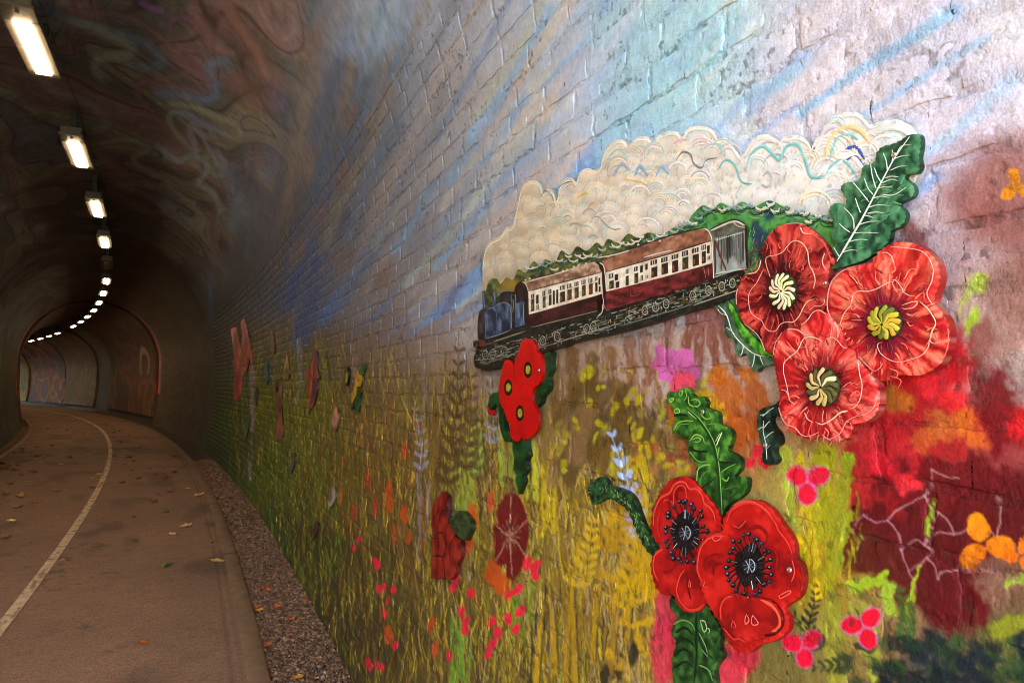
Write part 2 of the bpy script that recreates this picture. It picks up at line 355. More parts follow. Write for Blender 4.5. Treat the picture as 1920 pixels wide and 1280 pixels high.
for cx, cy, rx, ry, c in ((1770, 800, 30, 34, (196, 96, 48)), (1812, 790, 24, 22, (214, 104, 44)), (1835, 825, 22, 20, (206, 92, 40)), (1730, 830, 20, 22, (200, 84, 48)), (1690, 755, 26, 22, (180, 96, 40)), (1665, 735, 18, 14, (170, 110, 40)), (1790, 745, 22, 26, (224, 46, 50)), (1745, 720, 20, 26, (226, 50, 56)), (1800, 700, 20, 24, (190, 28, 36)), (1700, 905, 22, 20, (232, 56, 60)), (1655, 870, 30, 22, (222, 44, 52)), (1910, 800, 20, 22, (214, 40, 46))):
    blob(cx, cy, rx, ry, c, .75, .8, pr.uniform(0, 3), 12, 14, pr.randrange(99))
# pale net of veins over the dark red
nodes = [(1620, 965), (1665, 975), (1690, 1030), (1735, 1020), (1760, 960), (1740, 1045), (1705, 1070), (1720, 1110), (1790, 1000), (1830, 980), (1800, 1070), (1760, 1085), (1840, 1050), (1870, 1010), (1735, 930), (1750, 880), (1800, 895), (1600, 1000), (1580, 985), (1870, 930), (1900, 1080)]
for a, b in ((0, 1), (1, 2), (2, 6), (6, 7), (2, 3), (3, 5), (5, 6), (3, 4), (4, 8), (8, 9), (8, 3), (5, 11), (11, 10), (10, 12), (12, 13), (9, 13), (4, 14), (14, 15), (15, 16), (0, 17), (17, 18), (13, 19), (10, 20), (1, 14)):
    p, q = np.array(nodes[a], float), np.array(nodes[b], float); m = (p + q) / 2 + prng.normal(0, 7, 2)
    brush([p, m, q], 4, 2.5, (186, 120, 112), .55, .9, 2)
for x, y in ((1712, 1085), (1740, 960), (1700, 1120)):
    brush([(x, y + 40), (x + 3, y + 5), (x + 16, y - 25)], 10, 3, (164, 168, 50), .8, .7, 3)
# --- meadow: upright dry-brushed strokes, thicker and longer near the viewer's end of the wall
def grass(n, x0, x1, y0, y1, cols, wmul=1.0, lmul=1.0, al=.75, lean=.12, dry=.45):
    for _ in range(n):
        x = pr.uniform(x0, x1); y = pr.uniform(y0, y1)
        if y < np.interp(x, bx, by) + 15: continue
        k = np.interp(x, [430, 700, 1000, 1300], [.35, .6, 1.0, 1.25]); L = pr.uniform(28, 120) * k * lmul; w = pr.uniform(1.6, 4.6) * k * wmul
        ln = pr.gauss(0, lean); cv = pr.gauss(0, .08)
        brush([(x, y + L * .5), (x + ln * L * .5 + cv * L, y), (x + ln * L, y - L * .5)], w, w * .35, pr.choice(cols), min(1, al * pr.uniform(.65, 1.25)), .6, 0, True, dry if pr.random() < .7 else 0)
grass(560, 420, 620, 640, 1150, [(92, 104, 30), (66, 84, 26), (124, 112, 34), (58, 66, 26), (136, 112, 40), (80, 74, 28)])
grass(1100, 540, 900, 680, 1290, [(150, 112, 36), (124, 88, 34), (70, 52, 24), (168, 136, 40), (116, 108, 32), (62, 44, 24), (172, 132, 66), (138, 76, 32), (96, 92, 30), (178, 140, 50)])
grass(800, 820, 1240, 760, 1290, [(190, 148, 36), (160, 120, 40), (92, 72, 28), (200, 164, 46), (140, 134, 36), (80, 60, 30), (180, 150, 108), (210, 176, 60)], 1.1)
grass(160, 620, 880, 560, 760, [(150, 112, 60), (120, 80, 48), (160, 134, 100), (134, 120, 60)], .8, 1.0, .5)
grass(200, 600, 800, 760, 1000, [(170, 110, 40), (190, 90, 40), (150, 130, 44)], .8, .8)
grass(1500, 470, 1000, 640, 1290, [(176, 142, 40), (146, 108, 36), (56, 44, 22), (188, 150, 54), (112, 100, 34), (148, 96, 36), (206, 170, 70), (70, 58, 28), (150, 140, 44)], .62, 1.35, .95, .10, .38)
grass(700, 900, 1300, 780, 1290, [(190, 152, 52), (140, 122, 44), (70, 56, 26), (196, 166, 80), (120, 92, 40), (190, 160, 110), (170, 150, 40)], .42, 1.2, .85, .16, .42)
grass(500, 430, 640, 640, 1080, [(130, 136, 34), (96, 116, 30), (150, 134, 40), (50, 56, 22), (112, 104, 34)], .8, 1.6, .95, .08, .34)
for x0, x1, y0, y1, c in ((985, 1010, 830, 930, (196, 182, 58)), (1000, 1040, 880, 1000, (206, 170, 40)), (940, 985, 800, 900, (160, 168, 66)), (860, 900, 850, 1000, (160, 162, 60)), (885, 905, 800, 880, (170, 180, 80)), (960, 1000, 1090, 1180, (120, 140, 40)), (840, 880, 1160, 1280, (126, 148, 52))):
    for _ in range(9):
        x = pr.uniform(x0, x1); brush([(x, y1 + pr.uniform(-15, 15)), (x + pr.gauss(0, 4), (y0 + y1) / 2), (x + pr.gauss(0, 6), y0 + pr.uniform(-15, 15))], pr.uniform(5, 10), 3, c, .7, .8, 2, True, .4)
for x, y0, y1, dx in ((1060, 1290, 1020, 24), (1078, 1290, 1040, -12), (1110, 1240, 1010, 30), (1145, 1260, 1030, 36), (1040, 1260, 1080, -14), (1175, 1200, 1060, 20), (1005, 1280, 1120, 18)):
    brush([(x, y0), (x + dx * .3, (y0 + y1) / 2), (x + dx, y1)], 11, 4, pr.choice([(196, 150, 40), (186, 140, 38), (160, 118, 40)]), .85, .6, 2)
    brush([(x + 7, y0), (x + 7 + dx * .3, (y0 + y1) / 2), (x + 6 + dx, y1 + 10)], 3, 2, (70, 60, 30), .6, .8)
for x, y0, y1 in ((1005, 1130, 1190), (1012, 1040, 1075), (995, 1170, 1290), (1020, 1100, 1180), (996, 990, 1010)):
    brush([(x, y1), (x + 3, y0)], 5, 3, (40, 40, 30), .7, .7, 2)
for x, y in ((1165, 1250), (1188, 1225), (1132, 1270)): blob(x, y, 8, 26, (44, 40, 28), .85, .4, .1, 4)
# olive strips and lime on the right of the lower poppies
for p, c, w in (([(1545, 850), (1548, 1000), (1560, 1130)], (160, 150, 34), 40), ([(1500, 860), (1515, 960), (1530, 1060)], (196, 170, 40), 22), ([(1470, 840), (1480, 920), (1490, 1000)], (170, 170, 60), 18), ([(1590, 860), (1575, 960), (1570, 1060)], (150, 148, 40), 26), ([(1600, 1100), (1640, 1090), (1665, 1075)], (160, 176, 48), 24), ([(1560, 1130), (1565, 1200), (1570, 1290)], (150, 140, 50), 46), ([(1595, 960), (1585, 1010), (1578, 1050)], (150, 150, 36), 14), ([(1665, 1100), (1672, 1150)], (164, 176, 60), 26), ([(1500, 1010), (1520, 1070), (1540, 1120)], (214, 176, 36), 18), ([(1620, 1150), (1640, 1230), (1650, 1290)], (150, 146, 52), 34), ([(1880, 1180), (1930, 1160)], (130, 130, 40), 44), ([(1895, 1090), (1940, 1080)], (150, 150, 60), 18)):
    brush(p, w, w * .7, c, .9, .4, 8)
for _ in range(46):
    x = pr.uniform(1480, 1620); y = pr.uniform(880, 1180); brush([(x, y + 24), (x + pr.gauss(0, 6), y), (x + pr.gauss(0, 9), y - 24)], pr.uniform(4, 11), 3, pr.choice([(198, 168, 40), (150, 146, 34), (176, 180, 60), (170, 120, 40)]), .6, .7, 3, True, .4)
# brown strap leaves under the train
for x, y, dx, c in ((1290, 640, -20, (134, 70, 52)), (1312, 650, -6, (136, 74, 56)), (1338, 645, 8, (142, 78, 58)), (1245, 660, -34, (150, 100, 80)), (1362, 640, 22, (140, 80, 62)), (1075, 720, 6, (120, 86, 40)), (1110, 730, -4, (116, 88, 40)), (1150, 720, 14, (140, 100, 56)), (1185, 700, 20, (146, 100, 66)), (1040, 740, 4, (128, 96, 50)), (1215, 690, 24, (150, 104, 72))):
    brush([(x - dx * .4, y - 60), (x, y), (x + dx, y + 60)], 24, 14, c, .8, .5, 5, True, .3)
for x, y, a in [(pr.uniform(1030, 1320), pr.uniform(720, 880), pr.gauss(.35, .15)) for _ in range(46)]:
    blob(x, y, pr.uniform(9, 20), pr.uniform(28, 52), pr.choice([(112, 84, 36), (104, 80, 40), (122, 92, 44), (140, 106, 64)]), .75, .35, a, 5)
for _ in range(90):
    x = pr.uniform(1040, 1330); y = pr.uniform(690, 890); blob(x, y, pr.uniform(3, 7), pr.uniform(4, 13), pr.choice([(184, 164, 44), (170, 150, 40), (150, 130, 60)]), .85, .5, pr.gauss(.3, .3), 4)
for _ in range(40):
    x = pr.uniform(1180, 1330); y = pr.uniform(830, 900); blob(x, y, pr.uniform(4, 10), pr.uniform(5, 14), pr.choice([(190, 160, 40), (150, 70, 44), (170, 110, 60)]), .8, .5, 0, 5)
# fern fronds: pairs of leaflets on a stem
def frond(x, y, dx, dy, n, l, w, col, al=.85, sp=.8):
    for i in range(n):
        t = i / (n - 1); px, py = x + dx * t + 6 * math.sin(t * 3), y + dy * t; k = 1 - .55 * t; a0 = math.atan2(dy, dx)
        for sd in (-1, 1):
            a = a0 + sd * sp; blob(px + math.cos(a) * l * k * .6, py + math.sin(a) * l * k * .6, l * k * .55, w * k, col, al, .45, a, 2)
    brush([(x, y), (x + dx * .5 + 5, y + dy * .5), (x + dx, y + dy)], 3, 1.5, col, al, .8)
frond(838, 910, 22, -250, 11, 30, 6, (96, 72, 36)); frond(872, 880, 10, -170, 9, 26, 6, (110, 84, 44)); frond(905, 900, -34, -140, 8, 24, 6, (104, 78, 40), .7)
frond(1200, 1010, -52, -190, 8, 30, 8, (176, 184, 190), .85, .6); frond(790, 880, -12, -110, 6, 18, 4, (170, 160, 150), .6); frond(965, 800, -18, -110, 7, 22, 5, (180, 172, 170), .55); frond(925, 830, -10, -140, 7, 22, 5, (168, 160, 156), .5)
for x, y, dx, dy in ((1130, 1030, 60, -110), (1180, 1090, 30, -140), (1225, 1120, -20, -130), (1150, 1120, 90, -20), (1080, 1100, 30, -120), (1240, 1050, -60, -60)): frond(x, y, dx, dy, 8, 30, 7, pr.choice([(200, 156, 34), (186, 140, 34), (206, 164, 48)]), .85, .9)
frond(1540, 1215, -50, -60, 6, 24, 5, (48, 56, 34)); frond(1600, 1240, -70, 10, 6, 26, 6, (52, 62, 36)); frond(1700, 1200, -10, -90, 7, 26, 7, (70, 96, 40)); frond(1515, 1170, 12, -70, 6, 18, 4, (40, 44, 34))
for _ in range(30): blob(pr.uniform(1130, 1240), pr.uniform(930, 1260), pr.uniform(8, 16), pr.uniform(6, 12), pr.choice([(214, 164, 40), (196, 148, 36), (190, 150, 60)]), .7, .5, pr.uniform(0, 3), 4)
# dark foliage along the bottom right
for _ in range(80):
    x = pr.uniform(1620, 1940); y = pr.uniform(1190, 1300) + max(0, 1700 - x) * .2; blob(x, y, pr.uniform(14, 34), pr.uniform(6, 14), pr.choice([(30, 40, 40), (26, 32, 34), (40, 56, 36), (22, 30, 40), (60, 80, 40)]), .8, .6, pr.gauss(.5, .3), 8, 12, pr.randrange(50))
# --- painted flowers
def petals(cx, cy, r, col, n=3, a0=0.0, asp=.72, edge=None):
    for i in range(n):
        a = a0 + i * 2 * math.pi / n; x, y = cx + math.cos(a) * r * .62, cy + math.sin(a) * r * .62
        if edge: blob(x, y, r * .60, r * .60 * asp + 2, edge, .8, .25, a, 2)
        blob(x, y, r * .54, r * .54 * asp, tuple(np.clip(np.array(col) * pr.uniform(.92, 1.08), 0, 255)), .97, .2, a, 3, 12, pr.randrange(99))
petals(1846, 1018, 52, (206, 108, 34), 3, .2); petals(1915, 1040, 30, (206, 104, 36), 3, .9); petals(1905, 350, 30, (214, 140, 50), 3, .4)
petals(1515, 903, 36, (226, 44, 56), 3, -.5, .8, (196, 90, 130)); petals(1620, 1175, 36, (214, 34, 46), 3, -.9, .8, (200, 110, 130)); petals(1506, 1212, 34, (210, 36, 50), 3, -.7, .8, (190, 90, 110))
petals(1272, 690, 36, (196, 108, 152), 5, .3, .95); petals(1240, 672, 22, (190, 100, 140), 3, .3); blob(1280, 722, 24, 26, (226, 86, 96), .9, .5, 0, 7)
petals(1440, 850, 20, (200, 60, 70), 3); petals(1420, 860, 24, (206, 50, 60), 3, .5)
for cx, cy, rx, ry, c in ((1345, 705, 16, 24, (204, 120, 36)), (1365, 745, 30, 40, (190, 106, 36)), (1420, 745, 26, 34, (180, 96, 34)), (1338, 760, 14, 34, (212, 160, 44)), (1395, 800, 34, 30, (186, 96, 36)), (1270, 775, 18, 26, (218, 116, 60)), (1400, 700, 22, 16, (196, 116, 40)), (1375, 820, 26, 30, (176, 92, 38)), (1440, 790, 14, 24, (170, 90, 36))): blob(cx, cy, rx, ry, c, .85, .4, pr.gauss(0, .2), 8, 14, pr.randrange(99))
for cx, cy in ((970, 1105), (955, 1115), (975, 1145), (958, 1160), (965, 1180), (925, 1165), (935, 1185), (922, 1205), (880, 1110), (868, 1145), (872, 1165), (850, 1085), (848, 1100), (1005, 1060), (1000, 1075), (990, 1055), (720, 1100), (735, 1105), (725, 1125), (710, 1105), (722, 1150), (840, 1230), (705, 1245), (695, 1250), (715, 1250), (690, 1240), (740, 1210), (675, 1010), (700, 1050), (662, 1025), (708, 1060), (918, 1225), (868, 1180)):
    k = np.interp(cx, [650, 1000], [.5, 1]); blob(cx + pr.gauss(0, 2), cy, 8 * k, 13 * k, (226, 48, 62), .92, .3, pr.gauss(.3, .3), 3)
for cx, cy, rx, ry, c in ((728, 930, 6, 32, (198, 88, 34)), (758, 965, 7, 18, (196, 86, 36)), (885, 970, 10, 26, (206, 92, 40)), (877, 1010, 9, 30, (196, 84, 36)), (925, 1075, 14, 26, (200, 90, 34)), (940, 1095, 14, 20, (206, 96, 36)), (730, 1190, 8, 18, (190, 86, 40)), (817, 1215, 7, 18, (200, 90, 44)), (808, 1170, 5, 14, (196, 80, 40)), (690, 900, 4, 18, (190, 70, 40)), (740, 1000, 4, 22, (186, 84, 40)), (922, 940, 6, 20, (206, 90, 50)), (700, 950, 4, 20, (190, 60, 40)), (665, 960, 3, 16, (190, 60, 44)), (640, 930, 3, 18, (196, 100, 40)), (757, 845, 5, 14, (190, 80, 40)), (765, 1010, 5, 14, (188, 84, 40)), (1250, 1150, 24, 60, (206, 70, 74)), (1245, 1220, 26, 70, (208, 66, 72)), (1370, 1250, 30, 44, (206, 62, 70)), (1400, 1225, 26, 34, (196, 56, 62)), (1300, 1270, 20, 30, (204, 72, 60))): blob(cx, cy, rx, ry, c, .88, .5, 0, 4)
petd = [[(955, 925), (975, 935), (985, 975), (960, 1005), (935, 975), (935, 945)], [(926, 985), (950, 975), (962, 1005), (955, 1050), (935, 1060), (926, 1025)], [(962, 1005), (985, 960), (991, 1000), (986, 1035), (975, 1060), (962, 1040)], [(948, 1040), (975, 1030), (980, 1060), (962, 1088), (950, 1075)]]
for p in petd: polyfill(p, (126, 24, 26), .95, 1.6, 3)
for a in range(14): brush([(958, 1002), (958 + 22 * math.sin(a * .45), 1002 + 32 * math.cos(a * .45))], 1.6, .8, (190, 140, 90), .7, .8)
for p in ([(958, 930), (956, 1000), (960, 1080)], [(930, 985), (958, 1002), (988, 975)], [(930, 1050), (958, 1010), (985, 1040)]): brush(p, 2, 1.5, (200, 160, 110), .7, .8, 1)
for x, y0, y1 in ((785, 880, 1050), (792, 700, 800), (800, 900, 1010), (560, 640, 760), (470, 660, 900), (662, 640, 760)): brush([(x, y0), (x + 3, (y0 + y1) / 2), (x - 2, y1)], 10, 5, (160, 134, 116), .5, .8, 3, True, .4)
CV[:] = BASE * np.clip(CV / BASE, .02, 20) ** (1.25 - .1 * skym[..., None]); del BASE
# splashes of dark in the brushwork and overall mottling
n = fbm(_gx / 9, _gy / 16, 41, 3); CV *= (1 + .22 * (n - .5) * (1 - .7 * skym))[..., None]
n = fbm(_gx / 60, _gy / 60, 42, 3); CV *= (.90 + .10 * skym)[..., None]; CV *= (1 + .18 * (n - .5))[..., None]
lum = CV @ np.array([.3, .55, .15], np.float32); CV[:] = np.clip(lum[..., None] + (CV - lum[..., None]) * (1.03 - .03 * skym[..., None]), .003, 1)
for p in ([(418, 760), (425, 820), (440, 860)], [(455, 900), (470, 940)], [(500, 950), (530, 1010)]): brush(p, 12, 5, (64, 84, 26), .6, 1, 4)

# how strongly the place's own light falls on the wall: pigments are picked so that they look right under it
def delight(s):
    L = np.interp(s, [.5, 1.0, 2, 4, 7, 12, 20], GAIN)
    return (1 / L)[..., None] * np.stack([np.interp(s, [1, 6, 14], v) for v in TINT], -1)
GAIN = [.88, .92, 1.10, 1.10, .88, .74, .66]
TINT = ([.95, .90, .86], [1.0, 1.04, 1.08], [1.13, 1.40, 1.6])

def sample(x, y):
    fx = np.clip(x - CX0, 0, CW - 1.01); fy = np.clip(y - CY0, 0, CH - 1.01); ix = fx.astype(int); iy = fy.astype(int); tx = (fx - ix)[..., None]; ty = (fy - iy)[..., None]
    return (CV[iy, ix] * (1 - tx) + CV[iy, ix + 1] * tx) * (1 - ty) + (CV[iy + 1, ix] * (1 - tx) + CV[iy + 1, ix + 1] * tx) * ty

MARB = np.array([lin(c) for c in ([70, 58, 50], [90, 74, 62], [62, 54, 50], [84, 80, 66], [70, 80, 96], [96, 84, 72], [66, 54, 52], [86, 62, 60], [78, 68, 74], [80, 88, 100], [96, 80, 66], [58, 52, 50])])
SW = [  # hand-drawn swirls on the vault: points, width, colour
 ([(392, 0), (430, 40), (468, 84), (496, 128), (514, 162), (517, 188), (494, 188), (468, 168), (436, 148), (404, 118)], 30, (104, 60, 58)), ([(420, 0), (455, 60), (488, 110), (506, 160)], 12, (122, 78, 66)), ([(350, 0), (380, 50), (410, 90), (440, 110)], 16, (120, 78, 76)),
 ([(278, 166), (300, 172), (340, 176), (386, 188), (402, 172), (392, 130), (412, 118), (446, 140)], 15, (74, 88, 112)), ([(262, 160), (290, 158), (350, 166), (388, 174), (386, 150), (352, 112), (360, 96), (400, 100)], 9, (92, 56, 60)), ([(306, 196), (322, 192), (380, 210), (440, 232), (452, 254), (436, 258), (380, 232), (330, 210), (318, 226), (342, 262), (356, 286)], 8, (112, 104, 88)), ([(318, 204), (370, 224), (430, 256)], 9, (76, 80, 104)),
 ([(80, 10), (130, 34), (200, 58), (260, 76), (300, 104), (302, 120), (270, 126), (224, 124)], 12, (72, 84, 92)), ([(96, 30), (170, 50), (240, 84), (236, 104), (190, 108), (180, 130), (210, 158)], 14, (104, 98, 84)), ([(60, 0), (140, 24), (230, 30), (300, 70), (345, 115), (350, 138), (290, 150), (258, 160), (262, 186), (300, 230), (340, 262)], 9, (92, 58, 58)),
 ([(256, 0), (290, 20), (308, 18)], 8, (104, 66, 104)), ([(318, 60), (324, 36), (350, 34), (372, 52)], 7, (96, 52, 78)), ([(346, 262), (366, 282), (356, 236), (378, 250), (404, 300), (418, 318), (420, 300), (388, 262)], 8, (112, 106, 112)), ([(5, 240), (40, 190), (80, 200), (84, 220), (30, 232), (5, 262), (40, 284), (100, 300)], 8, (70, 52, 42)), ([(0, 120), (60, 140), (100, 170), (170, 196), (200, 236), (150, 250)], 12, (100, 88, 76)),
 ([(300, 292), (292, 272), (330, 300), (362, 290), (390, 316), (372, 344), (400, 364), (420, 410)], 8, (104, 100, 106)), ([(296, 350), (310, 345), (350, 372), (372, 384)], 6, (104, 98, 90)), ([(180, 272), (230, 262), (280, 276), (250, 300), (300, 330), (330, 340)], 7, (110, 94, 78)), ([(420, 300), (440, 340), (450, 400), (440, 440)], 24, (78, 88, 108))]
def swirl_overlay(x, y, c):
    for p, w, col in SW:
        q = cat(p, 5); R = w * 1.6 + 14; m = (x > q[:, 0].min() - R) & (x < q[:, 0].max() + R) & (y > q[:, 1].min() - R) & (y < q[:, 1].max() + R)
        if not m.any(): continue
        xx, yy = warp(x[m], y[m], 3, 40, 8); d, t = seg_dist(xx, yy, q); t = sst(0, .12, t) * sst(1, .88, t)
        w = w * 1.5; a = (.50 * sst(1.4, .5, d / (w * .62)) * t)[:, None]; e = (.22 * sst(.22, .0, abs(d / (w * .62) - 1.1)) * t)[:, None]
        cc = c[m] * (1 - a) + lin(col) * np.array([2.3, 3.6, 5.2]) * (1.15 - .4 * sst(0, 1, d / (w * .62)))[:, None] * a; c[m] = cc * (1 - e) + lin([80, 64, 62]) * e
    return c

def mural_at(s, u, x, y):
    sh = np.shape(s); s = np.ravel(s); u = np.ravel(u); x = np.ravel(x); y = np.ravel(y); c = np.zeros((len(s), 3))
    z = np.interp(u, _u, _zz); right = u < U_CROWN
    near = right & (s < 17.4) & (u < U_BR + 1.1)
    if near.any():
        k = sample(x[near], y[near]) * delight(s[near]) * (1 + .9 * sst(U_BR - .5, U_BR + .4, u[near]))[:, None]; c[near] = np.clip(k, .004, .82)  # towards the vault, extra brightness is put into the paint against the dimmer light
    # marbled vault
    va = ~near | (u > U_BR - .25)
    if va.any():
        S, Q = s[va], u[va]
        wx = 1.5 * (vn(S * .33, Q * .6, 91) - .5) + .5 * (vn(S * .9, Q * 1.3, 191) - .5); wy = 1.5 * (vn(S * .33 + 31, Q * .6, 92) - .5) + .5 * (vn(S * .9 + 7, Q * 1.3, 192) - .5)
        t = vn(S * .50 + wx * 1.5, Q * .85 + wy * 1.6, 93) * .75 + .25 * vn(S * 1.1 + wx * 2.5, Q * 1.6 + wy * 2.5, 94)
        bn = t * 9.0; bi = np.floor(bn); bf = bn - bi; pal = MARB[(_h(bi.astype(np.int32), (bi * 0).astype(np.int32), 3) * len(MARB)).astype(int) % len(MARB)]; nx_ = MARB[(_h((bi + 1).astype(np.int32), (bi * 0).astype(np.int32), 3) * len(MARB)).astype(int) % len(MARB)]
        k = sst(.62, 1.0, bf)[:, None]; m = pal * (1 - k) + nx_ * k
        ln = 1 - .65 * sst(.09, .0, np.minimum(bf, 1 - bf)) - .30 * sst(.05, 0, abs(bf - .45)) + .25 * sst(.05, 0, abs(bf - .3))
        m = 5.0 * m * np.array([.64, .95, 1.28]) * ln[:, None] * (.7 + .6 * fbm(S * 3, Q * 3, 95, 3))[:, None]
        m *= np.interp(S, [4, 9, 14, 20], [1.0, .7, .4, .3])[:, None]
        m = swirl_overlay(x[va], y[va], m)
        m = np.clip(m, .004, .7); side = (z[va] < 2.6)
        # further in: dark brown side wall, then the rainbow and the painted panels
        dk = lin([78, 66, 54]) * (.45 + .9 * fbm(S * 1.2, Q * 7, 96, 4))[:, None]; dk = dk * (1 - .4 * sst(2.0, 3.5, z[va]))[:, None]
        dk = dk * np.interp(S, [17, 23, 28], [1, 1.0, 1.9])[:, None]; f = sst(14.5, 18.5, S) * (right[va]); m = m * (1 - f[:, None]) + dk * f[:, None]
        lf = (~right[va]) & side
        lc = ramp(fbm(S * .5, Q * 1.2, 97, 3) * 1.6 - .3, [lin(v) for v in ([60, 66, 52], [88, 96, 78], [70, 74, 62], [96, 84, 66])]); m = np.where(lf[:, None], lc * (.6 + .8 * fbm(S * 3, Q * 8, 98, 3))[:, None], m)
        rb = (S > 28.35) & (S < 29.25) & (z[va] > 1.15)
        rc = ramp((S - 28.35) / .9, [lin(v) for v in ([86, 74, 66], [96, 70, 120], [110, 84, 140], [90, 92, 120], [120, 120, 80], [190, 130, 40], [206, 90, 30], [190, 60, 34], [150, 44, 36])])
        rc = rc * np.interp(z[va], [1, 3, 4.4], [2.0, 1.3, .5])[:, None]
        m = np.where(rb[:, None], rc, m)
        for a, b, cols in ((29.2, 41.2, ([110, 66, 50], [84, 60, 46], [128, 84, 62], [72, 66, 52], [96, 52, 44])), (44.8, 53.05, ([112, 88, 62], [90, 76, 52], [124, 94, 60], [84, 74, 60])), (53.05, 62.0, ([76, 62, 104], [150, 72, 40], [70, 60, 110], [176, 120, 50], [66, 60, 96], [96, 70, 90])), (62.5, 76, ([88, 130, 60], [110, 150, 70], [150, 100, 50], [84, 120, 70], [170, 160, 80]))):
            k = (S >= a) & (S < b)
            if not k.any(): continue
            pc = ramp(fbm(S[k] * .55, Q[k] * .7, int(a), 3) * 2.2 - .6, [lin(v) * 1.2 for v in cols]) * (.7 + .6 * fbm(S[k] * 3, Q[k] * 5, 99, 3))[:, None]
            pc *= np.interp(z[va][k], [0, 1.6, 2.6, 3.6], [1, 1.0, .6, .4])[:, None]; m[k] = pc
        if True:                                  # pale horse-shoe shape painted on the first panel
            d = np.hypot((S - 32.2) / 1.1, (z[va] - 2.35) / .62); k = (abs(d - 1) < .22) & right[va] & (z[va] > 1.9); m[k] = lin([140, 130, 110])
        w = np.where(near[va], sst(-.15, .85, Q - U_BR + .9 * (fbm(S * .9, Q * 1.2, 44, 3) - .5)), 1.0)[:, None]
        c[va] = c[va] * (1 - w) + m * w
    return c.reshape(sh + (3,))
# ------------------------------------------------------------------ the tunnel
U_BR = U_Z(3.35)                                  # the brick side wall ends here, the smooth vault begins
TUN = empty('tunnel', 'curved brick railway tunnel with mural painted over its walls and vault', 'tunnel')
COURSE, PITCH, JOINT = .0860, .250, .0115
rng = np.random.default_rng(7)

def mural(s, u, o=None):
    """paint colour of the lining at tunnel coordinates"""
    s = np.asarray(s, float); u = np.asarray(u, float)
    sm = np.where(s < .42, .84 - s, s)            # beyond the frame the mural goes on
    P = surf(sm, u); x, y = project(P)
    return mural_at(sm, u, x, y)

def mortar_relief(s, u):
    return -.0001 + .0011 * (fbm(s * 40, u * 40, 5, 3) - .5) * 2 + .0013 * (fbm(s * 130, u * 130, 6, 2) - .5) * 2 - .0022 * np.interp(s, [1, 3], [1, .5]) * sst(.58, .70, fbm(s * 14, u * 24, 7, 3)) - .012 * sst(U_BR - .75, U_BR, u)

def wall_sheet(name, s_line, u_line, relief, alpha, fn, mat, parent, off=0.0):
    S, Uu = np.meshgrid(s_line, u_line, indexing='ij'); S = S.ravel(); Uu = Uu.ravel()
    o = relief(S, Uu) + off if relief else np.full_like(S, off)
    P = surf(S, Uu, o); c = fn(S, Uu)
    c = np.concatenate([c, (alpha * np.interp(S, [1, 3.5], [1, .4]))[:, None] if name in ('mortar', 'mural_wall') else np.full((len(c), 1), alpha)], 1)
    return mesh_obj(name, P, grid_faces(len(s_line), len(u_line)), mat, parent, c)

def graded(a, b, f):                              # stations from a to b with spacing f(s)
    r = [a]
    while r[-1] < b: r.append(r[-1] + f(r[-1]))
    r[-1] = b
    return np.array(r)

def mortar_colour(s, u):
    c = mural(s, u)
    n = fbm(s * 95, u * 95, 31, 3); k = sst(.55, .64, n) * sst(.46, .62, fbm(s * 8, u * 12, 33, 3)) * np.interp(s, [.8, 2, 5, 12], [.8, 1, .8, .3])
    dark = lin([52, 40, 34])
    c = c * (1.0 - .12 * fbm(s * 30, u * 30, 32, 2))[..., None]
    return c * (1 - .62 * k[..., None]) + dark * .62 * k[..., None]

ZONES = [(PORTAL_S, .40, lambda s: .08, .08), (.40, 1.5, lambda s: .005, .005), (1.5, 3.2, lambda s: .011, .0085), (3.2, 7.0, lambda s: .028, .014), (7.0, 17.0, lambda s: .07, .03)]
WALL = None
for k, (a, b, fs, du) in enumerate(ZONES):
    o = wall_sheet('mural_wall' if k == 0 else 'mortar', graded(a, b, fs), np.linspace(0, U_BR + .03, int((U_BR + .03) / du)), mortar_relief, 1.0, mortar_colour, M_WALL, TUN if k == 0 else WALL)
    if k == 0:
        WALL = o; o['label'] = 'brick side wall under a painted sky and flower meadow'

# bricks: each has its own face grid (finer where it shows larger), rounded worn arrises and a fold back into the joint
bricks = []
ncourse = int((U_BR - U_FLOOR) / COURSE) + 2
for c in range(-1, ncourse):
    u0 = U_FLOOR + c * COURSE
    if u0 + COURSE > U_BR + .02: continue
    s = PORTAL_S + (.5 if c % 2 else 0) * PITCH + .02 * rng.standard_normal()
    while s < 16.8:
        L = PITCH * (1 + .03 * rng.standard_normal())
        if rng.random() < .07: L *= .52
        bricks.append((s, u0, L, float(rng.standard_normal()), float(rng.standard_normal()), int(rng.integers(1 << 20)))); s += L
def brick_area(b):
    q = [project(surf(np.array(b[0] + dx), np.array(b[1] + dy))) for dx, dy in ((0, 0), (b[2], 0), (b[2], COURSE), (0, COURSE))]
    xs = np.clip([p[0] for p in q], 0, 1920); ys = np.clip([p[1] for p in q], 0, 1280)
    if b[0] < .3: return 0
    return .5 * abs(sum(xs[i] * ys[(i + 1) % 4] - xs[(i + 1) % 4] * ys[i] for i in range(4)))
areas = np.array([brick_area(b) for b in bricks]); order = np.argsort(-areas)
own = set(order[:300].tolist())

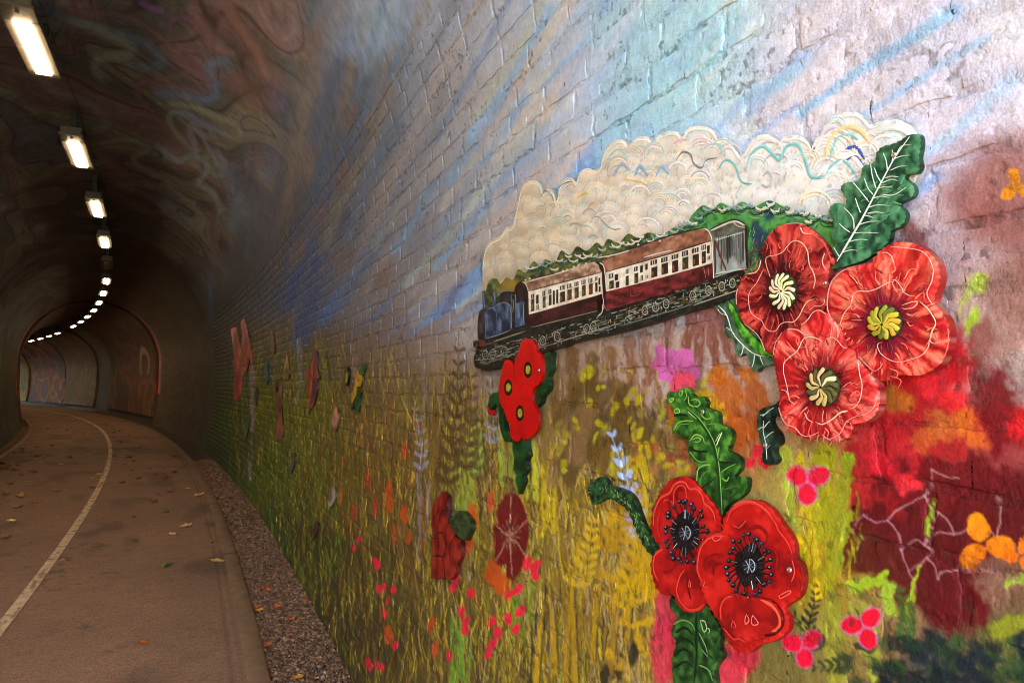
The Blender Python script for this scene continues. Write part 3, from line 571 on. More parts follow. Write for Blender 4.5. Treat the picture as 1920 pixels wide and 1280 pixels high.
def brick_mesh(b, seen):
    s0, u0, L, j1, j2, seed = b
    d = max(s0 + .1, .0)
    if not seen: d = max(d, 3.0) if d > .35 else d
    if d < .35: nx, ny = 6, 3
    else:
        nx = int(np.clip(L / (.0020 * max(1, d / .85) ** 1.65), 3, 130)); ny = int(np.clip(.074 / (.0020 * max(1, d / .85)), 3, 38))
    a = np.linspace(0, 1, nx + 1); v = np.linspace(0, 1, ny + 1)
    a = np.concatenate([[0], a, [1]]); v = np.concatenate([[0], v, [1]])
    A, B = np.meshgrid(a, v, indexing='ij')
    skirt = np.zeros(A.shape, bool); skirt[0] = skirt[-1] = True; skirt[:, 0] = skirt[:, -1] = True
    w = L - JOINT; h = COURSE - JOINT
    ox = .5 * JOINT + .006 * (fbm(B * 3 + seed % 997, seed % 13, 3, 2) - .5) * np.where(A < .5, 1, -1) * 2
    S = s0 + ox + A * w
    oy = .006 * (fbm(A * 5 + seed % 991, seed % 17 + B * .5, 4, 2) - .5) * 2
    Uq = u0 + .5 * JOINT + B * h + oy + .011 * (vn(S * .8, u0 * 1.1, 18) - .5) + .006 * (vn(S * 2.7, u0 * 3.0, 19) - .5) + j2 * .0012 * (A - .5)
    e = np.minimum(np.minimum(A, 1 - A) * w, np.minimum(B, 1 - B) * h)
    ew = .013 * (.25 + 1.1 * fbm(S * 50, Uq * 50, 9, 2))
    drop = np.clip(1 - e / ew, 0, 1) ** 2
    o = (.0007 + .0004 * j1) + .0014 * j2 * (B - .5) * .5 - .0013 * drop + .0012 * (fbm(S * 45, Uq * 45, 12, 3) - .5) * 2 + .0010 * (fbm(S * 9, Uq * 9, 13, 2) - .5) * 2
    o = o - .0014 * sst(.76, .84, fbm(S * 60, Uq * 60, 14, 2))
    o = o * (1 if s0 < .9 else .15 + 1.2 * (seed % 1000) / 1000) * np.interp(s0, [.7, 1.5, 3, 9, 16], [1, .7, .42, .36, .15])
    o = o - .012 * sst(U_BR - .75, U_BR, Uq)
    o = np.where(skirt, -.022, o)
    S = S.ravel(); Uq = Uq.ravel(); o = o.ravel()
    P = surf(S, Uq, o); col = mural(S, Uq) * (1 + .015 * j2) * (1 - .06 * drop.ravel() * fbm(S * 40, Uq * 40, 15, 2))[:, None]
    al = .08 + .80 * float(np.interp(s0, [1, 3.5], [1, .4])) * drop.ravel() + .30 * sst(.55, .7, fbm(S * 6, Uq * 9, 16, 3))
    return P, grid_faces(nx + 3, ny + 3), np.concatenate([col, al[:, None]], 1)

rv, rf, rc, base = [], [], [], 0
for k, b in enumerate(bricks):
    P, Fc, c = brick_mesh(b, areas[k] > 1)
    if k in own:
        mesh_obj('brick', P, Fc, M_WALL, WALL, c)
    else:
        rv.append(P); rf.append(Fc + base); rc.append(c); base += len(P)
o = mesh_obj('brickwork', np.concatenate(rv), np.concatenate(rf), M_WALL, WALL, np.concatenate(rc)); o['kind'] = 'stuff'

# vault and left side (smooth, marbled paint), then the side wall further in
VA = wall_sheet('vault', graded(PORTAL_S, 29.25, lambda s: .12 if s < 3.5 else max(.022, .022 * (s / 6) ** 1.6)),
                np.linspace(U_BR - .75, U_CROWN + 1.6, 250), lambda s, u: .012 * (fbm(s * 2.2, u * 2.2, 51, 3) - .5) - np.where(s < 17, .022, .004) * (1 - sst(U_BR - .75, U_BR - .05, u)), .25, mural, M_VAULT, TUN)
wall_sheet('side_wall', graded(PORTAL_S, 29.25, lambda s: .15 if s < 16 else .12), np.linspace(U_CROWN + 1.6, U_TOT, 60), lambda s, u: .012 * (fbm(s * 2.2, u * 2.2, 51, 3) - .5), .4, mural, M_VAULT, TUN)
wall_sheet('side_wall', graded(16.7, 29.25, lambda s: .06), np.linspace(0, U_BR, 110), lambda s, u: -.007 + .008 * (fbm(s * 3, u * 6, 52, 3) - .5), .6, mural, M_VAULT, TUN)
# deeper in, painted lining panels stand proud of the bare lining behind them; nearer, the sheet is an unseen backing added against light leaks
wall_sheet('lining', graded(PORTAL_S - .1, 105.0, lambda s: .35), np.linspace(0, U_TOT, 90), lambda s, u: np.where(s < 29.0, -.06, -.005), .3, lambda s, u: np.broadcast_to(lin([70, 62, 52]), (len(s), 3)) * (.6 + .8 * fbm(s * 2, u * 2, 53, 3))[:, None], M_VAULT, TUN)
PANELS = [(29.25, 41.2), (44.8, 53.0), (53.1, 62.0), (62.6, 76.0)]
for a, b in PANELS:
    S = graded(a, b, lambda s: .08); Uq = np.linspace(U_Z(.16), U_TOT - U_Z(.16), 170)
    SS, UU = np.meshgrid(S, Uq, indexing='ij')
    skirt = np.zeros(SS.shape, bool); skirt[0] = skirt[-1] = True; skirt[:, 0] = skirt[:, -1] = True
    of = np.where(skirt, .0, .07 + .012 * fbm(SS * 2, UU * 2, 54, 2)).ravel()
    SS[0] = SS[1]; SS[-1] = SS[-2]; UU[:, 0] = UU[:, 1]; UU[:, -1] = UU[:, -2]
    P = surf(SS.ravel(), UU.ravel(), of); c = mural(SS.ravel(), UU.ravel())
    mesh_obj('lining_panel', P, grid_faces(len(S), len(Uq)), M_VAULT, TUN, np.concatenate([c, np.full((len(c), 1), .3)], 1))
# ------------------------------------------------------------------ ground, path, edging, gravel
def ground_mat():
    m, nt, b = new_mat('asphalt'); L = nt.links.new
    g = N(nt, 'ShaderNodeNewGeometry')
    n1 = N(nt, 'ShaderNodeTexNoise', Scale=.9, Detail=5.0); n2 = N(nt, 'ShaderNodeTexVoronoi', Scale=95.0); n3 = N(nt, 'ShaderNodeTexNoise', Scale=260.0, Detail=2.0)
    n4 = N(nt, 'ShaderNodeTexNoise', Scale=7.0, Detail=6.0)
    for n in (n1, n2, n3, n4): L(g.outputs['Position'], n.inputs['Vector'])
    r = N(nt, 'ShaderNodeValToRGB'); r.color_ramp.elements[0].color = (.215, .112, .058, 1); r.color_ramp.elements[1].color = (.285, .152, .082, 1)
    r.color_ramp.elements[0].position = .35; r.color_ramp.elements[1].position = .65
    ad = N(nt, 'ShaderNodeMix', data_type='FLOAT'); ad.inputs[0].default_value = .5; L(n1.outputs[0], ad.inputs[2]); L(n4.outputs[0], ad.inputs[3]); L(ad.outputs[0], r.inputs[0])
    wn = N(nt, 'ShaderNodeMapRange'); wn.inputs[1].default_value = .0; wn.inputs[2].default_value = 1; wn.inputs[3].default_value = .72; wn.inputs[4].default_value = 1.28
    sp = N(nt, 'ShaderNodeSeparateColor'); L(n2.outputs['Color'], sp.inputs[0]); L(sp.outputs[0], wn.inputs[0])
    mx = N(nt, 'ShaderNodeMix', data_type='RGBA', blend_type='MULTIPLY'); mx.inputs[0].default_value = 1; L(r.outputs[0], mx.inputs[6]); L(wn.outputs[0], mx.inputs[7])
    at = N(nt, 'ShaderNodeAttribute', attribute_name='Col')
    m2 = N(nt, 'ShaderNodeMix', data_type='RGBA', blend_type='MULTIPLY'); m2.inputs[0].default_value = 1; L(mx.outputs[2], m2.inputs[6]); L(at.outputs['Color'], m2.inputs[7])
    L(m2.outputs[2], b.inputs['Base Color']); b.inputs['Roughness'].default_value = .8
    bp = N(nt, 'ShaderNodeBump', Distance=.004); L(n2.outputs['Distance'], bp.inputs['Height'])
    b2 = N(nt, 'ShaderNodeBump', Distance=.002); L(n3.outputs[0], b2.inputs['Height']); L(bp.outputs[0], b2.inputs['Normal']); L(b2.outputs[0], b.inputs['Normal'])
    return m
M_ASPH = ground_mat()
def strip(name, s_line, w_line, zf, mat, colf, parent=None):
    S, W = np.meshgrid(s_line, w_line, indexing='ij'); S = S.ravel(); W = W.ravel()
    return mesh_obj(name, place(S, W, zf(S, W)), grid_faces(len(s_line), len(w_line))[:, ::-1], mat, parent, colf(S, W))
WL0, WL1, WK0, WK1 = -1.80, -1.70, 1.530, 1.640
def path_col(S, W):
    c = np.ones((len(S), 3))
    d = sst(.025, .0, abs(W - 1.462)) * .35 + sst(.02, 0, abs(W - 1.508)) * .25      # grooves worn beside the edging
    c *= (1 - d * (.5 + .5 * fbm(S * 3, W, 61, 3)))[:, None]
    c *= (.93 + .2 * fbm(S * .8, W * 1.5, 62, 3))[:, None]
    st = sst(.56, .70, fbm(S * 1.1, W * 2.0, 66, 4)); c *= (1 - .34 * st)[:, None]
    ck = sst(.012, .003, abs(fbm(S * .9, W * 1.6, 68, 4) - .5)) * sst(.5, .6, fbm(S * .5, W * .7, 69, 2)); c *= (1 - .5 * ck)[:, None]
    tr = sst(.28, .05, abs(W - .95)) * .16 + sst(.28, .05, abs(W + .75)) * .16; c *= (1 + tr * fbm(S * .6, W * 3, 67, 2))[:, None]
    ed = sst(-1.2, -1.7, W) * .4; c *= (1 - ed * fbm(S * 4, W * 4, 63, 3))[:, None]
    return c
PATH = strip('path', graded(PORTAL_S - 4, 105, lambda s: .05 if 2 < s < 9 else .3), np.concatenate([np.linspace(-1.70, 1.40, 90), np.linspace(1.41, 1.53, 13)]),
             lambda S, W: .004 * (fbm(S * .7, W * .9, 60, 2) - .5) - .003 * sst(.02, 0, abs(W - 1.462)), M_ASPH, path_col)
tag(PATH, kind='structure')
M_LINE = paint_mat('line_paint', rough=.7, fine=300, fine_d=.0008, coarse=95, coarse_d=.003, var=.22)
def line_col(S, W):
    n = fbm(S * 7, W * 40, 71, 4); k = sst(.30, .44, n + .10 * fbm(S * 1.1, 3.0, 72, 2))
    ck = 1 - sst(.018, .004, abs((S * 1.9 + .25 * fbm(S * 3, W * 9, 74)) % 1 - .5) / 1.9 * 1.0) * (vn(np.floor(S * 1.9), 0.0, 75) > .45)
    k = k * ck
    return lin([212, 180, 140]) * k[:, None] + lin([150, 118, 90]) * (1 - k)[:, None]
tag(strip('centre_line', graded(PORTAL_S - 4, 60, lambda s: .02 if 2 < s < 14 else .2), np.linspace(.163, .237, 8), lambda S, W: .0065 + 0 * S, M_LINE, line_col), kind='structure')
M_CONC = paint_mat('edging_concrete', rough=.85, fine=190, fine_d=.0018, coarse=30, coarse_d=.004, var=.2)
def kerb(name, w0, w1, k=1.0):
    prof = [(w0, -.12), (w0, .008), (w0 + .010, .015), (w1 - .012, .015), (w1, .004), (w1, -.12)]
    S = graded(PORTAL_S - 4, 105, lambda s: .05 if 2 < s < 12 else .3); n = len(prof)
    SS = np.repeat(S, n); W = np.tile([p[0] for p in prof], len(S)); Z = np.tile([p[1] for p in prof], len(S))
    W = W + .004 * (vn(SS * 5, 0, 81) - .5); Z = Z + np.where(Z > 0, .004 * (fbm(SS * 3, 0, 82, 2) - .5), 0)
    c = k * lin([128, 98, 70]) * (.75 + .5 * fbm(SS * 6, W * 30, 83, 4))[:, None]
    jt = sst(.012, .003, abs((SS + .3) % .914 - .457)); c *= (1 - .7 * jt)[:, None]
    o = mesh_obj(name, place(SS, W, Z), grid_faces(len(S), n)[:, ::-1], M_CONC, None, c, smooth=False)
    return tag(o, kind='structure')
kerb('path_edging', WK0, WK1); kerb('path_edging', WL0, WL1, 1.5)
M_BED = paint_mat('gravel_bed', rough=.95, fine=90, fine_d=.008, coarse=30, coarse_d=.02, var=.4)
bedc = lambda S, W: lin([74, 56, 44]) * (.6 + .8 * fbm(S * 14, W * 14, 85, 3))[:, None]
for w0, w1 in ((WK1 - .02, 2.10), (-2.10, WL0 + .02)):
    tag(strip('gravel_bed', graded(PORTAL_S - 4, 105, lambda s: .1 if 2 < s < 12 else .4), np.linspace(w0, w1, 9), lambda S, W: -.035 + .02 * fbm(S * 5, W * 5, 86, 2), M_BED, bedc), kind='structure')
# ballast stones, each with its own facets
def ballast(name, spots, mat):
    ico = bmesh.new(); bmesh.ops.create_icosphere(ico, subdivisions=1, radius=1); IV = np.array([v.co[:] for v in ico.verts]); IF = np.array([[v.index for v in f.verts] for f in ico.faces]); ico.free()
    n = len(spots); nv = len(IV)
    r = np.random.default_rng(3)
    V = IV[None] * (1 + .28 * r.standard_normal((n, nv, 1)).clip(-1.6, 1.6))
    V = V * (spots[:, 3][:, None, None] * r.uniform(.6, 1.25, (n, 1, 3)))
    a = r.uniform(0, 6.28, n); ca, sa = np.cos(a)[:, None], np.sin(a)[:, None]
    X = V[..., 0] * ca - V[..., 1] * sa; Y = V[..., 0] * sa + V[..., 1] * ca; V = np.stack([X, Y, V[..., 2] * .75], -1) + spots[:, None, :3]
    Fc = (IF[None] + (np.arange(n) * nv)[:, None, None]).reshape(-1, 3)
    t = r.random(n); pal = np.array([lin(c) for c in ([108, 78, 54], [126, 92, 64], [84, 60, 44], [142, 106, 76], [118, 80, 52])]); c = pal[r.integers(0, 5, n)] * r.uniform(.7, 1.25, (n, 1))
    return mesh_obj(name, V.reshape(-1, 3), Fc, mat, None, np.repeat(c, nv, 0), smooth=False)
M_STONE = paint_mat('ballast_stone', rough=.85, fine=220, fine_d=.0015, var=.25)
sp = []
for w0, w1, sa, sb in ((WK1 + .004, 2.06, 2.6, 15.0), (-2.05, WL0 - .004, 9.0, 30.0)):
    s = sa
    while s < sb:
        size = .0105 if s < 7 else .015; step = size * 1.45 if s < 7 else size * 1.7
        for w in np.arange(w0, w1, step):
            sp.append((s + rng.uniform(-.4, .4) * step, w + rng.uniform(-.4, .4) * step, size * rng.uniform(.7, 1.5)))
        s += step
sp = np.array(sp); zc = -.02 + .010 * rng.random(len(sp)); P = place(sp[:, 0], sp[:, 1], zc)
tag(ballast('gravel', np.concatenate([P, sp[:, 2:3]], 1), M_STONE), 'loose brown gravel between the path edging and the wall', 'gravel', kind='stuff')
# the ground outside and under everything
g = np.array([[-300, -300, -.16], [300, -300, -.16], [300, 300, -.16], [-300, 300, -.16]], float)
M_GRASS = flat_mat('outside_grass', (.07, .09, .035), .9, noise=.4, scale=3.0)
tag(mesh_obj('ground', g, [(0, 1, 2, 3)], M_GRASS, None), kind='structure')

# ------------------------------------------------------------------ ceiling lamps
M_HOUS = flat_mat('lamp_housing', tuple(lin([112, 108, 100])), .45, noise=.15, scale=20)
M_DARK = flat_mat('dark_metal', (.02, .02, .02), .5)
def emis(name, col, k):
    m, nt, b = new_mat(name); b.inputs['Base Color'].default_value = (.8, .8, .78, 1)
    b.inputs['Emission Color'].default_value = (*col, 1); b.inputs['Emission Strength'].default_value = k; return m
M_ON = emis('lamp_diffuser_lit', LAMP_COL, LAMP_POWER); M_OFF = flat_mat('lamp_diffuser_unlit', (.32, .31, .28), .35)
LAMP_Z = 4.22
def make_lamp(i, lit):
    s = 6.404 + 2.844 * i; x, y, p = axis(s)
    M = Matrix.Translation((float(x), float(y), LAMP_Z)) @ Matrix.Rotation(float(p), 4, 'Z')
    root = empty('ceiling_lamp', 'lit strip lamp hanging under the tunnel crown' if lit else 'unlit strip lamp under the tunnel crown, between two lit ones', 'lamp', M, 'row of lamps along the tunnel crown' if lit else None)
    return root
def lamp_parts(root, lit):
    m = MB(); m.box((-.10, -.62, .012), (.10, .62, .10)); bevel(m.build('housing', M_HOUS, root), .012)
    m = MB(); m.box((-.115, -.64, -.004), (.115, -.40, .02)); bevel(m.build('end_cover', M_HOUS, root), .004)
    m = MB()
    for a in ((-.115, -.40, -.059, .64), (.059, -.40, .115, .64), (-.0585, .545, .0585, .64)):
        m.box((a[0], a[1], -.006), (a[2], a[3], .016))
    m.build('frame', M_HOUS, root)
    m = MB(); m.box((-.058, -.38, -.026), (.058, .54, .012)); bevel(m.build('diffuser', M_ON if lit else M_OFF, root), .008)
    m = MB(); m.box((-.012, -.55, -.009), (.012, -.526, -.003)); m.build('key_hole', M_DARK, root)
    for yy in (-.45, .45):
        m = MB(); m.box((-.03, yy - .03, .09), (.03, yy + .03, .40)); m.build('bracket', M_DARK, root)
LP = {}
for i in range(-3, 26):
    if i == 12: continue
    lit = i != 4
    r = make_lamp(i, lit)
    if lit not in LP:
        lamp_parts(r, lit); LP[lit] = r
    else:
        for ch in LP[lit].children:
            c = ch.copy(); COL.objects.link(c); c.parent = r
# conduit joining the lamps
S = graded(PORTAL_S, 60, lambda s: .4); k = 8; an = np.arange(k) / k * 2 * math.pi
SS = np.repeat(S, k); W = np.tile(.006 * np.cos(an), len(S)) + .05; Z = np.tile(.006 * np.sin(an), len(S)) + LAMP_Z + .33
i, j = np.meshgrid(np.arange(len(S) - 1), np.arange(k), indexing='ij'); i = i.ravel(); j = j.ravel()
fc = np.stack([i * k + j, i * k + (j + 1) % k, (i + 1) * k + (j + 1) % k, (i + 1) * k + j], 1)
tag(mesh_obj('conduit', place(SS, W, Z), fc, flat_mat('conduit_paint', (.16, .13, .11), .6)), 'thin dark cable conduit running along the crown above the lamps', 'conduit')
# ------------------------------------------------------------------ painted cut-out boards fixed to the wall
def crop(ox, oy, k): return lambda pts: [(ox + x / k, oy + y / k) for x, y in pts]
cA = crop(1360, 400, 4.571); cB = crop(1540, 440, 4.573); cC = crop(1410, 570, 4.13); cD = crop(1200, 870, 3.459); cE = crop(1080, 710, 3.765)
cG = crop(900, 620, 4.0); cH = crop(1340, 200, 4.174); cI = crop(1280, 430, 2.977); cN = crop(640, 850, 2.977); cP = crop(400, 600, 5.819); cQ = crop(0, 430, 2.977)
c6 = crop(880, 480, 5.332); c7 = crop(1120, 400, 4.923)

class Board:
    """a flat board parallel to the wall at one spot; its artwork is drawn in picture coordinates on its own plane"""
    def __init__(self, name, label, catg, cx, cy, off=.026, group=None, gain=None):
        P = hit_wall(np.array([[cx, cy]]))[0]; s, w, z = to_swz(P); s, z = float(s), float(z)
        u = U_Z(z); self.s = s
        a = surf(np.array(s), np.array(u), off); up = surf(np.array(s), np.array(u + .05)) - surf(np.array(s), np.array(u - .05))
        sd = surf(np.array(s - .05), np.array(u)) - surf(np.array(s + .05), np.array(u))
        e2 = up / np.linalg.norm(up); e1 = sd - e2 * (sd @ e2); e1 /= np.linalg.norm(e1); n = np.cross(e1, e2)
        self.o, self.e1, self.e2, self.n, self.off = a, e1, e2, n, off
        M = Matrix([[e1[0], e2[0], n[0], a[0]], [e1[1], e2[1], n[1], a[1]], [e1[2], e2[2], n[2], a[2]], [0, 0, 0, 1]])
        self.root = empty(name, label, catg, M, group)
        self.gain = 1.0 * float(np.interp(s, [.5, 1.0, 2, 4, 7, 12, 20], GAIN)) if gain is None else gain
        self.mpp = np.linalg.norm(a - EYE) / F0
    def flat(self, px, h=0.0):
        px = np.asarray(px, float); d = rays(px); t = ((self.o + self.n * h - EYE) @ self.n) / (d @ self.n); P = EYE + d * t[..., None] - self.o
        return np.stack([P @ self.e1, P @ self.e2], -1)
    def px(self, ab, h=0.0):
        return np.stack(project(self.o + self.n * h + ab[:, :1] * self.e1 + ab[:, 1:2] * self.e2), -1)
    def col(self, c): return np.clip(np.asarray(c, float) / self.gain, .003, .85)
    def sheet(self, name, pts, colf, h=0.0, thick=.012, res=5.0, parent=None, smooth=3, edge=.45, relief=None, round_=0.0, label=None):
        """closed outline -> board with front face at height h, side walls thick deep. colf(x, y) -> linear rgb"""
        p = np.asarray(pts, float)
        if smooth: p = cat(np.concatenate([p, p[:1]]), smooth)[:-1]
        q = self.flat(p, h)
        st = res * self.mpp
        lo, hi = q.min(0), q.max(0); n = np.maximum(2, ((hi - lo) / st).astype(int))
        # resample outline
        seg = np.concatenate([q, q[:1]]); L = np.linalg.norm(np.diff(seg, axis=0), axis=1); keep = []
        for i in range(len(q)):
            m = max(1, int(L[i] / (st * 1.2))); keep += [seg[i] + (seg[i + 1] - seg[i]) * t / m for t in range(m)]
        ring = np.array(keep); nr = len(ring)
        gx, gy = np.meshgrid(np.linspace(lo[0], hi[0], n[0]), np.linspace(lo[1], hi[1], n[1])); g = np.stack([gx.ravel(), gy.ravel()], 1)
        g = g + np.random.default_rng(1).uniform(-.25, .25, g.shape) * st
        ins = np.zeros(len(g), bool); dm = np.full(len(g), 1e9)
        for i in range(nr):
            a, b = ring[i], ring[(i + 1) % nr]
            if a[1] != b[1]: ins ^= ((a[1] > g[:, 1]) != (b[1] > g[:, 1])) & (g[:, 0] < (b[0] - a[0]) * (g[:, 1] - a[1]) / (b[1] - a[1]) + a[0])
            dm = np.minimum(dm, np.hypot(*(g - a).T))
        g = g[ins & (dm > st * .55)]
        allp = np.concatenate([ring, g])
        v, _, f, ov, _, _ = delaunay_2d_cdt([Vector(x) for x in allp], [(i, (i + 1) % nr) for i in range(nr)], [tuple(range(nr))], 1, 1e-7)
        v = np.array([x[:] for x in v]); f = [tuple(x) for x in f]
        # orient
        fa = np.array(f); ar = np.cross(v[fa[:, 1]] - v[fa[:, 0]], v[fa[:, 2]] - v[fa[:, 0]]); fa[ar < 0] = fa[ar < 0][:, ::-1]
        xy = self.px(v, h); c = self.col(colf(xy[:, 0], xy[:, 1]))
        de = np.full(len(v), 1e9)
        for a in ring[::2]: de = np.minimum(de, np.hypot(*(v - a).T))
        z = np.full(len(v), h)
        if round_: z = z - round_ * np.clip(1 - de / (round_ * 2.2), 0, 1) ** 2
        if relief is not None: z = z + relief(xy[:, 0], xy[:, 1]) * sst(0, .004, de)
        V = np.column_stack([v, z])
        # side walls from the outline
        idx = {}
        ec = {}
        for t in fa:
            for k in range(3):
                e = (t[k], t[(k + 1) % 3]); ec[e] = 1
        be = [e for e in ec if (e[1], e[0]) not in ec]
        bv = sorted({i for e in be for i in e}); m0 = len(V); mp = {b: m0 + i for i, b in enumerate(bv)}; m1 = m0 + len(bv); mq = {b: m1 + i for i, b in enumerate(bv)}
        E = V[bv].copy(); E2 = E.copy(); E2[:, 2] = h - thick
        ce = c[bv] * edge
        V = np.concatenate([V, E, E2]); C = np.concatenate([c, ce, ce])
        F = [tuple(t) for t in fa] + [(mp[a], mq[a], mq[b], mp[b]) for a, b in be]
        ob = mesh_obj(name, V, F, M_BOARD, parent or self.root, C, smooth=True)
        if label: ob['label'] = label
        return ob
    def lines(self, name, items, h=.0008, parent=None):
        """painted lines laid on the board: (points, width0, width1, colour)"""
        m = MB()
        for it in items:
            pts, w0, w1, c = it[:4]; p = cat(pts, 5) if len(pts) > 2 else np.asarray(pts, float); q = self.flat(p, h); k = len(q)
            if k < 2: continue
            t = np.gradient(q, axis=0); t /= np.linalg.norm(t, axis=1)[:, None] + 1e-12; nn = np.stack([-t[:, 1], t[:, 0]], 1)
            a = np.linspace(0, 1, k); w = ((w0 * (1 - a) + w1 * a) * (np.minimum(1, np.minimum(a, 1 - a) * 7 + .25) if len(it) < 6 else np.minimum(1, (1 - a) * 14 + .5)) * .5 * self.mpp)[:, None]
            hh = h + (it[4] if len(it) > 4 else 0)
            V = np.concatenate([np.column_stack([q - nn * w, np.full(k, hh - .0004)]), np.column_stack([q, np.full(k, hh + .0005)]), np.column_stack([q + nn * w, np.full(k, hh - .0004)])])
            F = [(i, k + i, k + i + 1, i + 1) for i in range(k - 1)] + [(k + i, 2 * k + i, 2 * k + i + 1, k + i + 1) for i in range(k - 1)]
            cc = np.asarray(c, float)
            m.add(V, [f[::-1] for f in F], self.col(lin(cc)))
        o = m.build(name, M_BOARD, parent or self.root, True)
        if o is not None and len(items) > 1: o['kind'] = 'stuff'
        return o
    def polys(self, name, items, h=.001, parent=None):
        """small flat painted shapes (points, colour), convex"""
        m = MB()
        for pts, c in items:
            q = self.flat(pts, h); ar = sum(q[i][0] * q[(i + 1) % len(q)][1] - q[(i + 1) % len(q)][0] * q[i][1] for i in range(len(q)))
            if ar < 0: q = q[::-1]
            k = len(q); V = np.concatenate([np.column_stack([q, np.full(k, h)]), np.column_stack([q, np.full(k, h - .0012)])])
            m.add(V, [tuple(range(k))] + [(i, k + i, k + (i + 1) % k, (i + 1) % k) for i in range(k)], self.col(lin(c)))
        o = m.build(name, M_BOARD, parent or self.root)
        if o is not None and len(items) > 1: o['kind'] = 'stuff'
        return o
    def screw(self, x, y, r=3.4, h=.0):
        q = self.flat([(x, y)], h)[0]; R = r * self.mpp; k = 14; an = np.arange(k) / k * 2 * math.pi
        V = [(q[0], q[1], h + .0015)]; F = []; prof = [(.35, .0008), (.55, .0028), (.9, .0026), (1.05, .0)]
        for pr_, pz in prof: V += [(q[0] + R * pr_ * math.cos(a), q[1] + R * pr_ * math.sin(a), h + pz) for a in an]
        F += [(0, 1 + i, 1 + (i + 1) % k) for i in range(k)]
        for l in range(3):
            a0 = 1 + l * k; b0 = a0 + k; F += [(a0 + i, b0 + i, b0 + (i + 1) % k, a0 + (i + 1) % k) for i in range(k)]
        return mesh_obj('screw', V, F, M_SCREW, self.root)
M_SCREW = flat_mat('screw_steel', (.45, .40, .34), .4, .8, noise=.3, scale=300)

def shade(base, hi, lo, sx=9.0, sy=9.0, seed=1, k=1.0):
    b, h, l = lin(base), lin(hi), lin(lo)
    def f(x, y):
        n = fbm(x / sx, y / sy, seed, 3); a = sst(.52, .72, n)[:, None] * k; d = sst(.48, .28, n)[:, None] * k
        return b * (1 - a) * (1 - d) + h * a * (1 - d) + l * d
    return f

# ---- poppies with striped seed heads
def petal_col(cx, cy, base, hi, lo, core, rx, ry, seed):
    b, h, l, co = lin(base), lin(hi), lin(lo), lin(core)
    def f(x, y):
        a = np.arctan2((y - cy) / ry, (x - cx) / rx); r = np.hypot((x - cx) / rx, (y - cy) / ry)
        wob = .25 * (fbm(x / 22, y / 22, seed + 5, 2) - .5)
        n = .6 * fbm((a + wob) * 9 + 40, r * 1.3, seed, 2) + .4 * fbm((a + wob) * 24 + 40, r * 2.5, seed + 1, 2)
        big = fbm(x / 26, y / 26, seed + 2, 2)
        t = np.clip(.52 + (n - .5) * 3.6 + (big - .5) * 1.0, 0, 1)
        c = ramp(t, [l, l * .5 + b * .5, b, b * .7 + h * .3, h])
        fold = sst(.5, .75, fbm((a + wob) * 14 + 9, r * 3, seed + 3, 2)) * sst(1.6, 1.1, r)
        c = c * (1 - .35 * fold)[:, None]
        k = sst(.62, .30, r + .25 * (fbm(a * 20 + 9, 0 * a, seed + 4, 2) - .5))[:, None]
        return c * (1 - k) + co * k
    return f
def wavy(cx, cy, rx, ry, seed):
    def f(x, y):
        a = np.arctan2((y - cy) / ry, (x - cx) / rx); r = np.hypot((x - cx) / rx, (y - cy) / ry)
        return .0022 * (fbm(a * 12 + 30, r * 1.5, seed, 2) - .5) * sst(.3, .6, r) + .003 * (fbm(x / 40, y / 40, seed + 1, 2) - .5)
    return f
def scratch(cx, cy, rx, ry, n, cols, r0=.34, r1=.95, seed=0, w=2.2):
    r_ = random.Random(seed); out = []
    for _ in range(n):
        a = r_.uniform(0, 6.283); b = r_.uniform(r0, r1); l = r_.uniform(.08, .26); k = r_.gauss(0, .10)
        out.append(([(cx + rx * b * math.cos(a), cy + ry * b * math.sin(a)), (cx + rx * (b + l / 2) * math.cos(a + k), cy + ry * (b + l / 2) * math.sin(a + k)), (cx + rx * (b + l) * math.cos(a + k * .6), cy + ry * (b + l) * math.sin(a + k * .6))], w * r_.uniform(.6, 1.4), .6, r_.choice(cols)))
    return out
def seed_head(B, cx, cy, rx, ry, cols, hub=None, seed=0, n=13):
    hx, hy = hub or (cx, cy); r_ = random.Random(seed)
    pts = [(cx + rx * math.cos(a), cy + ry * math.sin(a)) for a in np.linspace(0, 2 * math.pi, 28, endpoint=False)]
    dome = lambda x, y: .003 * np.sqrt(np.clip(1 - ((x - cx) / rx) ** 2 - ((y - cy) / ry) ** 2, 0, 1))
    o = B.sheet('seed_head', pts, shade((44, 42, 22), (70, 66, 30), (20, 18, 12), 6, 6, 5), .004, .004, 3.2, None, 0, .6, dome)
    it = []
    for i in range(n):
        a = 2 * math.pi * (i + r_.uniform(-.15, .15)) / n; ex, ey = cx + rx * .95 * math.cos(a), cy + ry * .95 * math.sin(a); tw = .42
        mx, my = hx + (ex - hx) * .55 + (ey - hy) * tw * .5, hy + (ey - hy) * .55 - (ex - hx) * tw * .5
        sx, sy = hx + (ex - hx) * .08, hy + (ey - hy) * .08
        c = r_.choice(cols); it.append(([(sx, sy), ((sx + mx) / 2, (sy + my) / 2), (mx, my), (ex, ey)], 1.4, rx * .27, c, 0, 1))
    m = B.lines('seed_stripe', it, .0055, o)
    # drape the stripes over the dome
    for v in m.data.vertices:
        q = project(B.o + .005 * B.n + v.co.x * B.e1 + v.co.y * B.e2); v.co.z += float(dome(np.array(q[0]), np.array(q[1]))) * .98
    return o

